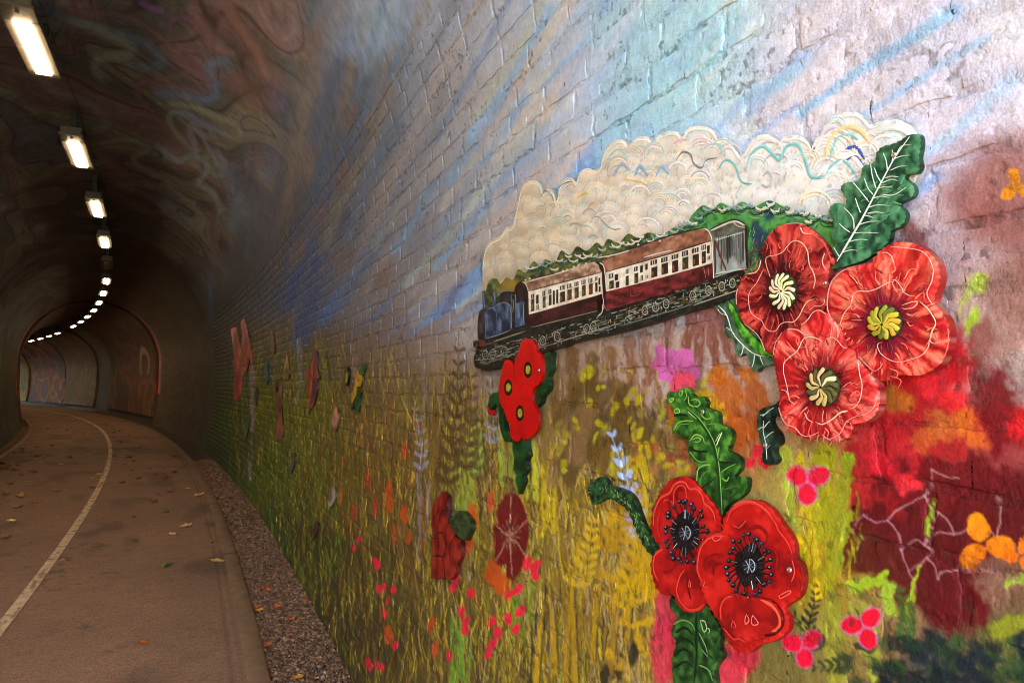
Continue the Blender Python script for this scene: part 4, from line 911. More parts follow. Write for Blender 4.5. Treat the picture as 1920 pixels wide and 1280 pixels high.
def poppy(label, c, outline, inner, center, rad, colours, seedcols, edges, screws=(), off=.03, hub=None, seed=1, lift=.0, ns=70, group=None, edge=.5, ex=()):
    cx, cy = c([center])[0]; rx, ry = (np.array(c([(center[0] + rad[0], center[1] + rad[1])])[0]) - (cx, cy))
    O = c(outline); xs = [p[0] for p in O]; ys = [p[1] for p in O]
    B = Board('poppy', label, 'flower', cx, cy, off, group)
    Rx, Ry = (max(xs) - min(xs)) / 2, (max(ys) - min(ys)) / 2
    base, hi, lo, core = colours
    pet = B.sheet('petals', O, petal_col(cx, cy, base, hi, lo, core, Rx, Ry, seed), 0, .016, 2.7, None, 3, edge, wavy(cx, cy, Rx, Ry, seed + 7), .004)
    B.lines('petal_edge', [(c(p), w0 * .85, w1 * .85, tuple(np.array(cc) * .6 + np.array(hi) * .4)) for p, w0, w1, cc in inner] + [(c(p), w * .9, w * .6, tuple(np.array(cc) * .7 + np.array(hi) * .3)) for p, w, cc in edges], .0022, pet)
    B.lines('brush_stroke', scratch(cx, cy, Rx, Ry, ns, [hi, lo, tuple(np.array(base) * .6), tuple(np.array(hi) * .5 + np.array(base) * .5)], .36, .80, seed, 3.2) + scratch(cx, cy, Rx, Ry, 34, [core, tuple(np.array(core) * .5), (150, 50, 60)], .26, .36, seed + 9, 2.0) + list(ex), .0017, pet)
    seed_head(B, cx, cy, rx, ry, seedcols, c([hub])[0] if hub else None, seed)
    for x, y in screws:
        q = c([(x, y)])[0]; B.screw(*q, h=.002)
    return B
CR = (244, 232, 196); PK = (246, 196, 186)
poppy('dark crimson poppy with cream striped seed head, beside the goods wagon', cA,
      [(570,85),(640,95),(720,130),(790,190),(860,270),(895,340),(925,410),(915,440),(885,430),(875,500),(870,600),(862,680),(850,740),(850,800),(800,860),(720,950),(620,1010),(520,1060),(430,1100),(410,1180),(390,1200),(340,1180),(310,1110),(290,1040),(200,980),(140,930),(110,870),(92,780),(88,700),(105,630),(130,560),(180,510),(250,490),(290,450),(305,370),(310,290),(335,220),(390,150),(450,110),(510,90)],
      [([(385,545),(352,450),(345,390),(370,368),(430,358),(490,330),(530,280),(570,242),(610,235),(660,260),(700,320),(712,400),(722,450),(750,500),(768,570),(755,640)], 1.6, 2.6, CR), ([(350,490),(322,490),(300,530),(270,590),(222,650),(200,700),(200,780),(220,850),(260,890),(310,920),(330,960)], 1.6, 1.6, PK), ([(325,955),(370,1005),(430,1005),(470,950),(520,930),(580,930),(630,880),(670,800),(710,750),(760,732)], 1.5, 2.4, CR), ([(715,835),(760,795),(810,795),(845,770),(848,735)], 1.4, 1.4, PK)],
      (488, 668), (118, 165), ((158, 28, 34), (212, 78, 66), (84, 10, 18), (66, 8, 16)), [(236, 226, 160), (226, 200, 170), (214, 206, 110), (240, 232, 190)],
      [([(180,518),(250,508),(285,470),(305,400)], 2.6, CR), ([(520,92),(610,84),(690,100)], 1.6, PK), ([(340,1180),(300,1080),(250,1015),(160,945)], 1.6, PK), ([(95,780),(92,700),(108,640)], 1.2, PK), ([(640,120),(670,170),(745,175)], 2.4, CR), ([(850,340),(830,400),(840,450),(868,490)], 2.6, PK), ([(745,180),(810,230),(860,290),(890,360),(915,430)], 3.2, (206, 66, 56))], [(856, 597)], .0265, (488, 668), 3, ns=90)
poppy('large bright red poppy with green striped seed head, under the big oak-shaped leaf', cB,
      [(590,75),(680,60),(780,75),(860,110),(930,170),(985,240),(1005,330),(1000,420),(965,510),(955,590),(1000,640),(1060,720),(1085,800),(1085,900),(1070,1000),(1020,1090),(940,1160),(850,1200),(740,1205),(640,1200),(600,1230),(540,1252),(480,1245),(440,1200),(350,1080),(220,980),(200,930),(150,790),(60,680),(40,600),(45,500),(70,420),(110,350),(170,300),(250,270),(350,250),(420,220),(480,150),(540,100)],
      [([(160,770),(190,680),(250,600),(270,520),(310,485),(400,485),(480,460),(560,415),(625,400)], 1.5, 2.8, PK), ([(600,385),(640,395),(690,460),(700,490),(750,520),(805,526)], 1.8, 1.4, PK), ([(685,608),(760,580),(830,570)], 1.5, 2, CR), ([(830,572),(790,622),(720,636),(690,628)], 2.6, 1.4, PK), ([(840,572),(900,622),(950,690),(978,760),(945,830),(932,890)], 1.6, 2.4, CR), ([(925,895),(915,960),(860,1030),(760,1070),(660,1092),(580,1070),(510,1020),(480,960),(490,930),(525,920)], 1.8, 1.4, PK), ([(200,900),(230,970),(300,1020),(380,1110),(450,1165),(500,1140),(525,1100)], 1.6, 1.4, (236, 150, 140)), ([(515,160),(560,155),(600,190),(625,250)], 2, 1.4, PK), ([(240,340),(280,380),(310,420)], 1.2, 1, PK)],
      (540, 750), (150, 152), ((226, 54, 48), (246, 122, 98), (168, 22, 30), (120, 16, 40)), [(150, 150, 50), (190, 180, 60), (110, 112, 40), (200, 160, 60)],
      [([(590,105),(700,112),(850,138),(920,200),(962,300)], 1.6, PK), ([(962,300),(945,400),(905,490),(920,550),(955,600)], 1.6, PK), ([(130,790),(60,670),(48,560),(70,440),(110,370),(200,300),(310,312)], 3.0, (240, 140, 150)), ([(925,895),(945,925),(985,930),(1025,900)], 1.4, PK), ([(1085,800),(1088,900),(1070,1000),(1020,1085)], 2, (226, 90, 90)), ([(710,380),(760,300),(830,300)], 1.2, (250, 180, 150))], [], .0315, (530, 775), 11, ns=110, edge=.38)
poppy('bright red poppy with black and cream seed head, above the dark curled leaf', cC,
      [(500,40),(560,60),(640,140),(690,210),(730,330),(800,370),(830,450),(900,530),(950,600),(975,680),(975,780),(940,860),(860,915),(780,930),(760,1000),(700,1050),(620,1060),(550,1030),(512,1018),(440,1045),(350,1020),(270,960),(230,890),(200,800),(205,700),(178,540),(160,400),(180,300),(220,220),(280,185),(360,190),(375,150),(430,110),(460,60)],
      [([(245,540),(245,460),(290,410),(350,360),(390,280),(430,255),(490,262),(540,290)], 1.8, 2.4, CR), ([(545,300),(552,380),(535,460)], 2, 1.2, (90, 10, 20)), ([(570,275),(600,258),(650,272),(700,330),(735,342)], 1.5, 1.6, PK), ([(820,440),(832,540),(850,620),(840,720),(800,790),(750,812)], 1.8, 1.6, PK), ([(745,825),(680,840),(620,890),(540,930),(490,910)], 4, 1.8, CR), ([(245,540),(270,640),(290,740),(330,772)], 1.6, 1.6, PK), ([(405,840),(430,890),(470,915)], 1.5, 1.5, PK), ([(220,660),(260,672),(275,700)], 1.8, 1.2, PK), ([(270,190),(350,200),(400,235),(442,240)], 2.2, 1.4, PK), ([(380,165),(430,120),(470,65),(520,48),(575,80)], 1.6, 1.6, PK), ([(640,140),(665,200),(660,250)], 1.4, 1, PK)],
      (545, 640), (130, 155), ((222, 50, 48), (246, 120, 104), (160, 20, 28), (130, 20, 26)), [(226, 190, 140), (200, 180, 110), (236, 220, 170), (90, 90, 50)],
      [([(250,930),(330,955),(380,1010),(440,1022),(520,990)], 1.6, PK), ([(540,1010),(600,1042),(680,1000),(730,910),(800,870),(880,850),(945,790),(970,690)], 1.8, (240, 150, 150)), ([(162,400),(180,300),(230,220)], 1.6, (238, 120, 120)), ([(205,800),(230,880),(270,940)], 1.8, (236, 130, 130))], [], .0375, (540, 645), 21, ns=100, edge=.38)

# ---- lower pair with black stamens
def stamens(B, cx, cy, rx, ry, n, seed):
    r_ = random.Random(seed); it = []; dots = []
    pts = [(cx + rx * .74 * math.cos(a), cy + ry * .76 * math.sin(a)) for a in np.linspace(0, 2 * math.pi, 26, endpoint=False)]
    pts = [(x + r_.gauss(0, 2), y + r_.gauss(0, 3)) for x, y in pts]
    o = B.sheet('flower_centre', pts, shade((26, 16, 18), (44, 28, 30), (10, 7, 9), 8, 8, seed), .0034, .003, 5, None, 2, .8)
    for i in range(n):
        a = 2 * math.pi * i / n + r_.gauss(0, .05); k = r_.uniform(.98, 1.22); ex, ey = cx + rx * k * math.cos(a), cy + ry * k * math.sin(a)
        it.append(([(cx + rx * .35 * math.cos(a), cy + ry * .35 * math.sin(a)), (cx + rx * .7 * math.cos(a + .08), cy + ry * .7 * math.sin(a + .08)), (ex, ey)], 3.4, 2.4, (20, 14, 18)))
        if r_.random() < .5: it.append(([(cx + rx * .55 * math.cos(a + .04), cy + ry * .55 * math.sin(a + .04)), (cx + rx * .88 * math.cos(a + .04), cy + ry * .88 * math.sin(a + .04))], 1.8, 1.2, r_.choice([(150, 160, 170), (90, 92, 104), (196, 200, 200)]), .0006))
        R = r_.uniform(3.4, 4.6); dots.append(([(ex + R * math.cos(t), ey + R * 1.15 * math.sin(t)) for t in np.linspace(0, 2 * math.pi, 9, endpoint=False)], r_.choice([(22, 22, 30), (30, 34, 52), (20, 16, 22)])))
        dots.append(([(ex - 1 + R * .4 * math.cos(t), ey - 1.4 + R * .4 * math.sin(t)) for t in np.linspace(0, 2 * math.pi, 7, endpoint=False)], r_.choice([(120, 130, 150), (80, 84, 100)])))
    B.lines('filament', it, .0040, o); B.polys('anther', dots[::2], .0052, o); B.polys('anther_glint', dots[1::2], .0058, o)
    hb = [(cx + rx * .34 * math.cos(a), cy + ry * .28 * math.sin(a)) for a in np.linspace(0, 2 * math.pi, 20, endpoint=False)]
    pod = B.sheet('seed_pod', hb, shade((34, 34, 40), (60, 62, 70), (14, 14, 18), 5, 5, 3), .008, .005, 4, None, 0, .6)
    B.lines('pod_ray', [([(cx, cy), (cx + rx * .30 * math.cos(a), cy + ry * .25 * math.sin(a))], 1.4, 1.8, (150, 156, 164)) for a in np.arange(8) * .785 + .2] + [([(cx + rx * .3 * math.cos(a), cy + ry * .26 * math.sin(a)) for a in np.linspace(-1.5, 1.1, 8)], 2, 2, (150, 156, 166))], .0088, pod)
def flatpet(base, hi, lo, seed):
    b, h, l = lin(base), lin(hi), lin(lo)
    def f(x, y):
        n = fbm(x / 34, y / 34, seed, 3); g = fbm(x / 9, y / 9, seed + 1, 2); t = np.clip(.5 + (n - .5) * 2 + (g - .5) * .6, 0, 1); return ramp(t, [l, b, b, h])
    return f
B = Board('poppy', 'red poppy with black stamens whose edge the stem touches', 'flower', *cD([(290, 480)])[0], .0195)
p = B.sheet('petals', cD([(270,75),(330,95),(390,160),(450,230),(500,300),(520,370),(522,430),(500,480),(440,560),(420,700),(430,850),(420,910),(390,945),(340,962),(280,950),(240,910),(200,840),(150,850),(100,800),(75,730),(65,650),(85,580),(125,530),(85,480),(65,400),(75,320),(100,230),(150,150),(200,95)]), flatpet((172, 20, 20), (200, 36, 30), (126, 12, 14), 41), 0, .0125, 4.5, None, 3, .4, None, .004)
B.lines('petal_edge', [(cD(a), w, w * .8, c) for a, w, c in (([(85,400),(90,310),(130,220),(190,185),(215,140),(250,115),(290,120),(320,160),(360,160),(400,200),(415,255),(450,280),(480,330),(485,385)], 4.5, (214, 66, 52)), ([(150,250),(165,230),(205,245),(215,270),(220,180),(250,140),(290,150),(300,220)], 3, (206, 60, 48)), ([(115,755),(85,680),(95,590),(150,545)], 4.5, (212, 62, 50)), ([(415,905),(370,940),(310,940),(260,890),(235,820),(255,730),(290,680)], 4, (208, 58, 48)), ([(130,480),(108,400),(125,310)], 3, (190, 40, 36)), ([(300,690),(310,800),(330,880)], 6, (110, 10, 12)), ([(200,200),(190,260),(200,330)], 9, (130, 12, 14)), ([(240,240),(235,190),(255,160),(280,170)], 9, (120, 10, 12)), ([(150,700),(200,690),(240,640)], 6, (136, 14, 16)), ([(320,750),(328,790),(314,790),(320,755)], 1.6, (214, 80, 66)))], .0016, p)
stamens(B, *cD([(290, 445)])[0], 118 / 3.459, 172 / 3.459, 26, 4)
B = Board('poppy', 'biggest red poppy with black stamens and a folded front petal', 'flower', *cD([(700, 650)])[0], .029)
KO = [(710,228),(770,235),(850,290),(920,390),(970,460),(995,530),(1000,600),(1040,650),(1055,740),(1040,830),(1000,880),(930,930),(955,990),(960,1050),(920,1110),(850,1150),(770,1170),(720,1210),(670,1225),(610,1200),(560,1140),(520,1060),(500,1010),(440,920),(390,800),(360,680),(360,580),(390,500),(450,450),(520,440),(530,380),(560,310),(620,255)]
p = B.sheet('petals', cD(KO), flatpet((176, 20, 18), (204, 34, 28), (130, 12, 14), 43), 0, .0125, 4.5, None, 3, .4, None, .004)
B.lines('petal_edge', [(cD(a), w, w * .8, c) for a, w, c in (([(560,370),(590,300),(660,255),(740,255),(820,310),(880,390),(895,430),(950,500),(985,580)], 5, (206, 50, 42)), ([(600,270),(680,240),(770,262),(850,330)], 4, (216, 70, 56)), ([(400,760),(370,680),(385,560),(430,490),(500,460),(560,470)], 5, (208, 56, 46)), ([(470,460),(525,470),(500,495),(475,492),(470,465)], 2, (216, 90, 76)), ([(700,425),(770,405),(820,450),(822,510),(790,550)], 7, (138, 12, 14)), ([(800,540),(860,550),(885,600),(880,670)], 7, (140, 12, 14)), ([(430,700),(425,640),(470,590),(540,590)], 7, (136, 12, 14)), ([(475,720),(480,660),(530,640)], 6, (120, 10, 12)), ([(600,390),(640,410),(690,360)], 3, (190, 60, 50)), ([(900,850),(960,820),(975,830),(910,868),(900,850)], 2.2, (216, 84, 66)), ([(985,620),(1000,700),(980,760)], 3, (206, 60, 50)), ([(570,455),(610,500)], 4, (40, 8, 10)), ([(1040,660),(1050,740),(1035,830)], 4, (130, 14, 16)), ([(420,760),(410,790),(440,800)], 2, (206, 70, 56)))], .0016, p)
fp = B.sheet('front_petal', cD([(505,950),(520,890),(560,850),(620,838),(700,860),(790,868),(860,895),(905,955),(918,1020),(895,1075),(850,1110),(770,1135),(690,1150),(610,1130),(550,1080),(515,1020)]), flatpet((170, 20, 18), (200, 34, 30), (126, 12, 14), 45), .007, .007, 4.5, None, 3, .25, None, .003)
B.lines('petal_edge', [(cD(a), w, w * .8, c) for a, w, c in (([(780,878),(850,915),(893,970),(905,1030),(885,1070),(850,1082)], 6, (226, 84, 58)), ([(525,1010),(520,930),(550,870),(600,852)], 4.5, (206, 50, 42)), ([(540,1060),(600,1130),(640,1130),(690,1160)], 4, (196, 50, 44)), ([(690,970),(705,1010),(682,1035),(680,1000),(692,970)], 2.2, (220, 100, 86)), ([(730,975),(765,1030),(728,1040),(722,1000),(732,972)], 2.2, (220, 100, 86)), ([(600,1010),(620,1050),(590,1055),(600,1012)], 1.6, (196, 60, 54)), ([(800,1110),(870,1100),(905,1060)], 4, (70, 8, 10)))], .0085, fp)
stamens(B, *cD([(705, 660)])[0], 128 / 3.459, 178 / 3.459, 28, 6)
B.screw(*cD([(970, 683)])[0], 4.2, .002)

# ---- leaves
GRN = shade((52, 108, 72), (84, 140, 100), (20, 54, 38), 9, 14, 61)
B = Board('leaf', 'big dark green oak-shaped leaf with white veins beside the steam cloud', 'leaf', *cH([(1250, 700)])[0], .0255)
rib = [(955,1210),(1050,1050),(1150,880),(1250,690),(1340,520),(1420,380),(1525,235)]
_rp = np.array(cH(rib))
def leaf_col(x, y):
    d, t = seg_dist(x, y, _rp); side = np.sign((x - np.interp(y, _rp[::-1, 1], _rp[::-1, 0]))); c = GRN(x, y)
    k = sst(15, 2, d + 10 * (fbm(x / 8, y / 8, 62, 2) - .5))[:, None] * .8; return c * (1 - k) + lin([16, 42, 30]) * k
p = B.sheet('blade', cH([(1540,215),(1590,215),(1605,260),(1602,330),(1590,400),(1600,470),(1570,520),(1500,530),(1482,560),(1540,610),(1555,660),(1530,710),(1460,745),(1432,770),(1480,820),(1484,880),(1440,940),(1372,970),(1362,1030),(1330,1080),(1200,1180),(1050,1240),(930,1260),(960,1180),(940,1100),(900,1000),(930,920),(890,840),(900,780),(950,755),(1010,770),(1022,720),(982,650),(990,610),(1040,590),(1110,582),(1140,530),(1150,470),(1210,450),(1250,420),(1260,360),(1310,310),(1390,290),(1450,260),(1500,225)]), leaf_col, 0, .011, 4.2, None, 3, .22, None, .003)
VE = [(1370,500,1440,470,1512,465),(1330,560,1380,545,1440,552),(1300,600,1380,570,1432,580),(1270,640,1330,628,1392,632),(1310,690,1400,690,1500,630),(1230,720,1300,702,1370,716),(1200,790,1270,770,1380,776),(1170,850,1210,858,1245,872),(1190,835,1260,826,1330,834),(1110,930,1200,902,1300,896),(1070,990,1180,985,1285,990),(1040,1060,1120,1040,1200,1042),(1000,1140,1060,1122,1110,1124),(1210,750,1130,650,1078,590),(1260,640,1232,540,1220,450),(1350,500,1342,430,1320,365),(1140,830,1120,780,1100,715),(1090,960,1080,870,1012,790),(1060,985,1010,950,975,915),(1420,372,1460,310,1540,298),(1400,410,1460,388,1532,380),(1240,690,1200,640,1170,560),(1300,590,1270,540,1250,480),(1385,440,1390,400,1390,340),(980,1180,960,1150,930,1100)]
B.lines('vein', [(cH(rib), 4.6, 1.8, (206, 220, 208))] + [(cH([(v[0], v[1]), (v[2], v[3]), (v[4], v[5])]), 1.9, .9, (214, 226, 214)) for v in VE] + [(cH([(960,1200),(1000,1130)]), 7, 4, (190, 210, 196))], .0012, p)
B.lines('brush_stroke', [(cH([(x, y), (x + 30 * math.cos(a), y - 30 * math.sin(a)), (x + 70 * math.cos(a), y - 62 * math.sin(a))]), 4, 1.5, pr.choice([(86, 146, 104), (30, 74, 50), (70, 128, 90)])) for x, y, a in [(pr.uniform(1000, 1300) + (1000 - q) * .4, q, pr.gauss(.5, .4)) for q in [pr.uniform(600, 1150) for _ in range(46)]]], .0006, p)
B.screw(*cH([(1405, 378)])[0], 4.0, .001)

B = Board('leaf', 'grey-green lobed leaf carrying a bright green pod, below the crimson poppy', 'leaf', *cI([(340, 600)])[0], .0135)
p = B.sheet('blade', cI([(170,420),(190,400),(240,380),(290,378),(330,440),(390,560),(450,640),(520,690),(505,750),(430,770),(410,795),(380,780),(370,720),(345,690),(310,710),(290,680),(285,620),(240,590),(230,540),(235,490),(190,450)]), shade((66, 96, 74), (96, 124, 98), (34, 60, 46), 10, 10, 65), 0, .0125, 4.5, None, 3, .3, None, .002)
B.sheet('pod', cI([(245,390),(280,430),(325,520),(395,600),(450,655),(500,705),(440,700),(370,645),(310,565),(268,470)]), shade((42, 128, 28), (110, 190, 60), (22, 74, 20), 7, 16, 66), .004, .004, 4, None, 3, .4, None, .002)
B.lines('vein', [(cI(a), w, w * .5, c) for a, w, c in (([(200,425),(245,480),(275,570),(325,635),(400,695),(480,712)], 2.6, (220, 228, 214)), ([(290,585),(262,560),(240,545)], 1.6, (210, 220, 204)), ([(340,645),(330,690),(318,705)], 1.6, (210, 220, 204)), ([(400,700),(395,740),(385,770)], 1.6, (210, 220, 204)), ([(430,705),(440,735),(450,755)], 1.4, (210, 220, 204)), ([(250,480),(215,470),(195,445)], 1.4, (210, 220, 204)), ([(275,430),(330,540),(420,640)], 2.2, (150, 214, 90)))], .0012, p)

B = Board('leaf', 'small dark curled leaf hanging under the bright red poppy', 'leaf', *cC([(110, 1000)])[0], .0135)
p = B.sheet('blade', cC([(215,735),(215,860),(160,860),(140,900),(160,950),(200,1000),(215,1060),(200,1090),(170,1110),(170,1160),(190,1200),(160,1240),(110,1245),(80,1220),(75,1180),(80,1120),(60,1050),(45,980),(35,920),(40,860),(70,810),(130,790),(180,770)]), shade((26, 44, 36), (50, 80, 62), (12, 20, 18), 8, 12, 67), 0, .0125, 4.5, None, 3, .3, None, .002)
B.lines('vein', [(cC(a), 2, 1, (170, 190, 180)) for a in ([(90,900),(85,980),(105,1080),(115,1200)], [(88,960),(120,920),(140,905)], [(95,1040),(140,1000),(170,985)], [(85,950),(60,960),(50,975)], [(110,1120),(140,1090)], [(80,870),(120,830),(170,800)], [(60,860),(100,850),(130,830)])], .0012, p)
B.screw(*cC([(105, 1090)])[0], 4.0, .001)

B = Board('leaf', 'toothed green leaf standing above the red poppies with black stamens', 'leaf', *cE([(930, 500)])[0], .0135)
rib2 = [(770,205),(850,270),(930,380),(975,480),(1000,620),(1010,750),(1022,950)]; _r2 = np.array(cE(rib2))
LG = shade((44, 96, 32), (84, 142, 46), (22, 56, 24), 8, 10, 69)
def leaf2(x, y):
    c = LG(x, y); k = sst(850, 930, y)[:, None]; return c * (1 - k * .45)
p = B.sheet('blade', cE([(635,110),(660,90),(720,90),(735,65),(765,58),(800,75),(810,110),(850,130),(890,125),(915,165),(910,200),(960,220),(995,240),(1000,290),(1010,320),(1060,340),(1090,370),(1095,420),(1075,480),(1070,510),(1120,535),(1155,580),(1150,640),(1110,690),(1180,690),(1205,710),(1195,790),(1150,840),(1080,880),(1040,930),(1020,990),(980,900),(910,800),(850,730),(840,680),(845,610),(800,550),(785,490),(790,430),(740,415),(725,390),(680,380),(675,350),(690,320),(685,260),(675,210),(650,170)]), leaf2, 0, .0125, 4.2, None, 3, .25, None, .003)
B.lines('vein', [(cE(rib2), 7, 6, (24, 60, 26)), (cE([(x + 9, y) for x, y in rib2]), 2.2, 2, (110, 160, 70)), (cE([(790,230),(850,285)]), 3.5, 2, (200, 220, 160))] + [(cE(a), w, w * .7, c) for a, w, c in
        (([(690,360),(720,310),(780,295),(830,300)], 2.6, (130, 180, 70)), ([(700,365),(740,320),(800,320)], 2, (100, 150, 60)), ([(800,440),(840,395),(890,410),(905,450)], 3, (130, 180, 70)), ([(820,430),(850,415),(880,425),(860,445),(825,440)], 2.2, (130, 180, 80)), ([(800,480),(850,510),(930,510)], 5, (14, 34, 16)), ([(800,510),(860,580),(940,580)], 2.6, (100, 150, 64)), ([(850,720),(860,640),(900,610),(950,605)], 3, (130, 180, 90)), ([(870,740),(890,680),(940,640)], 2.2, (80, 130, 60)), ([(880,770),(930,740),(980,700)], 4, (16, 40, 20)), ([(990,470),(1010,420),(1030,375)], 3, (190, 220, 150)), ([(985,440),(1015,385)], 2.6, (190, 220, 150)), ([(1010,540),(1010,580),(1060,590),(1110,590)], 4, (14, 36, 16)), ([(1030,700),(1060,720),(1080,690)], 3, (110, 160, 70)), ([(1020,660),(1080,620),(1130,600)], 2.6, (100, 150, 60)), ([(1050,780),(1110,760),(1150,740)], 3, (60, 100, 50)), ([(1040,850),(1100,830),(1150,790)], 3, (24, 56, 28)), ([(690,220),(720,210),(730,235),(700,240),(692,222)], 2.2, (150, 190, 80)), ([(660,140),(690,140),(665,165),(660,142)], 2.2, (160, 190, 80)), ([(735,85),(750,90),(740,120),(725,110),(735,85)], 2.4, (120, 170, 70)), ([(770,80),(780,120),(760,155)], 3, (110, 160, 66)), ([(790,120),(800,180),(850,195),(875,170),(850,145),(810,150)], 3.2, (120, 170, 70)), ([(860,230),(910,280),(950,275),(940,240)], 3.2, (110, 164, 66)), ([(690,260),(730,250),(790,260)], 6, (16, 40, 18)), ([(830,190),(870,240),(900,300)], 5, (24, 60, 26)), ([(1010,480),(1000,540),(1020,580)], 2.4, (110, 160, 70)), ([(930,320),(980,320),(985,350)], 2.4, (100, 150, 60)))], .0012, p)
B.screw(*cE([(895, 233)])[0], 4.0, .001)

B = Board('stem', 'thick dark green curved stem with cut end, left of the red poppies', 'stem', *cE([(330, 850)])[0], .0135)
p = B.sheet('stem_body', cE([(80,740),(110,735),(140,700),(180,690),(210,710),(222,750),(265,760),(320,775),(380,810),(420,870),(450,960),(490,1060),(540,1110),(610,1170),(560,1250),(500,1220),(450,1140),(420,1080),(390,1000),(350,920),(300,880),(250,850),(200,850),(160,870),(115,885),(95,850),(80,800)]), shade((28, 58, 32), (52, 92, 48), (10, 22, 14), 6, 6, 71), 0, .0125, 4.2, None, 3, .25, None, .004)
B.lines('brush_stroke', [(cE([(x, y), (x + pr.gauss(0, 10), y + pr.uniform(10, 26))]), 1.8, 1.2, pr.choice([(120, 160, 90), (90, 136, 70), (150, 180, 110)])) for x, y in [(np.interp(t, [0, 1, 2, 3, 4], [170, 300, 400, 440, 520]) + pr.gauss(0, 16), np.interp(t, [0, 1, 2, 3, 4], [750, 810, 930, 1060, 1160]) + pr.gauss(0, 12)) for t in [pr.uniform(0, 4) for _ in range(70)]]] + [(cE([(92, 755 + 22 * i), (112, 760 + 22 * i)]), 2, 1.4, (130, 170, 110)) for i in range(5)], .0012, p)

B = Board('leaf', 'ribbed green leaf hanging below the red poppies with black stamens', 'leaf', *cD([(360, 1150)])[0], .0135)
p = B.sheet('blade', cD([(195,850),(250,900),(340,930),(420,900),(460,970),(500,1030),(520,1100),(510,1180),(532,1240),(500,1290),(480,1340),(490,1420),(470,1500),(230,1500),(215,1420),(205,1340),(205,1240),(232,1160),(200,1100),(210,1040),(240,990),(190,930)]), shade((34, 72, 28), (60, 104, 44), (16, 38, 18), 9, 12, 73), 0, .0125, 4.4, None, 3, .3, None, .003)
B.lines('vein', [(cD(a), w, w * .6, c) for a, w, c in (([(365,960),(362,1100),(365,1240),(350,1420)], 7, (14, 32, 16)), ([(210,1040),(270,1010),(330,1030),(358,1080)], 3.4, (90, 140, 70)), ([(230,1090),(290,1060),(350,1110)], 6, (14, 34, 16)), ([(230,1160),(290,1130),(355,1180)], 6, (14, 34, 16)), ([(215,1240),(280,1200),(350,1240)], 6, (14, 34, 16)), ([(390,1010),(420,1020),(430,1070),(410,1080),(390,1010)], 2.6, (150, 180, 120)), ([(430,1060),(450,1070),(445,1095)], 2.2, (150, 180, 120)), ([(380,1090),(420,1170),(440,1240)], 2.6, (110, 150, 80)), ([(400,1200),(440,1250)], 2.4, (140, 170, 110)), ([(370,1060),(400,1180),(470,1260)], 5, (16, 38, 18)), ([(220,1320),(290,1280),(350,1320)], 5, (14, 34, 16)), ([(380,1300),(440,1330),(470,1400)], 3, (100, 140, 74)))], .0012, p)

# ---- flat red three-flower board under the locomotive
B = Board('poppy_board', 'flat scarlet board of three joined poppies below the locomotive', 'flower', *cG([(300, 430)])[0], .030)
GF = shade((22, 62, 24), (34, 82, 34), (14, 42, 18), 12, 12, 75)
B.sheet('leaf', cG([(440,200),(500,190),(520,150),(535,170),(525,220),(530,290),(502,350),(515,400),(500,450),(462,490),(450,540),(415,575),(385,560),(360,500),(380,430),(430,380),(440,300)]), GF, -.010, .018, 5, None, 0, .3)
B.sheet('leaf', cG([(240,800),(345,790),(347,870),(362,930),(337,980),(352,1040),(322,1090),(332,1130),(295,1225),(265,1120),(275,1080),(250,1030),(255,950),(245,900)]), GF, -.010, .018, 5, None, 0, .3)
st = B.sheet('stem', cG([(150,480),(105,463),(75,490),(60,560),(75,590),(98,565),(118,545),(138,600),(148,720),(180,820),(215,832),(240,800),(225,740),(205,760),(185,740),(175,650),(180,560)]), GF, -.010, .018, 5, None, 3, .3)
B.sheet('bud', cG([(60,565),(78,600),(96,590),(92,632),(62,622),(54,595)]), shade((180, 16, 16), (200, 30, 26), (140, 12, 12)), -.008, .010, 5, None, 3, .4)
p = B.sheet('petals', cG([(345,58),(390,70),(415,110),(420,150),(450,180),(465,230),(466,330),(445,390),(402,430),(387,500),(402,560),(427,610),(432,690),(412,760),(370,800),(330,815),(310,795),(290,825),(255,825),(225,780),(220,700),(200,670),(175,590),(145,530),(138,440),(150,360),(165,280),(185,225),(215,220),(245,245),(255,270),(260,210),(285,165),(300,100),(320,68)]), shade((196, 8, 8), (206, 14, 12), (178, 6, 8), 40, 40, 76), 0, .012, 6, None, 3, .4, None, .002)
for x, y in ((358, 292), (210, 425), (298, 617)):
    e = lambda rx, ry: cG([(x + rx * math.cos(a), y + ry * math.sin(a)) for a in np.linspace(0, 2 * math.pi, 18, endpoint=False)])
    k = B.sheet('flower_centre', e(29, 61), lambda a, b: np.broadcast_to(lin([24, 20, 12]), (len(a), 3)), .0016, .002, 6, None, 0, 1)
    B.sheet('stigma', e(16, 33), shade((176, 160, 40), (200, 186, 60), (130, 116, 30), 3, 3, 5), .0032, .002, 3, k, 0, .8)
B.lines('petal_edge', [(cG(a), 1.2, .8, (150, 6, 8)) for a in ([(255,270),(262,360),(290,420)], [(387,500),(340,520),(300,500)], [(300,420),(340,390),(380,410)], [(310,795),(305,740),(300,690)], [(345,60),(385,150),(400,210)])], .0008, p)
B.screw(*cG([(444, 296)])[0], 2.2, .001)

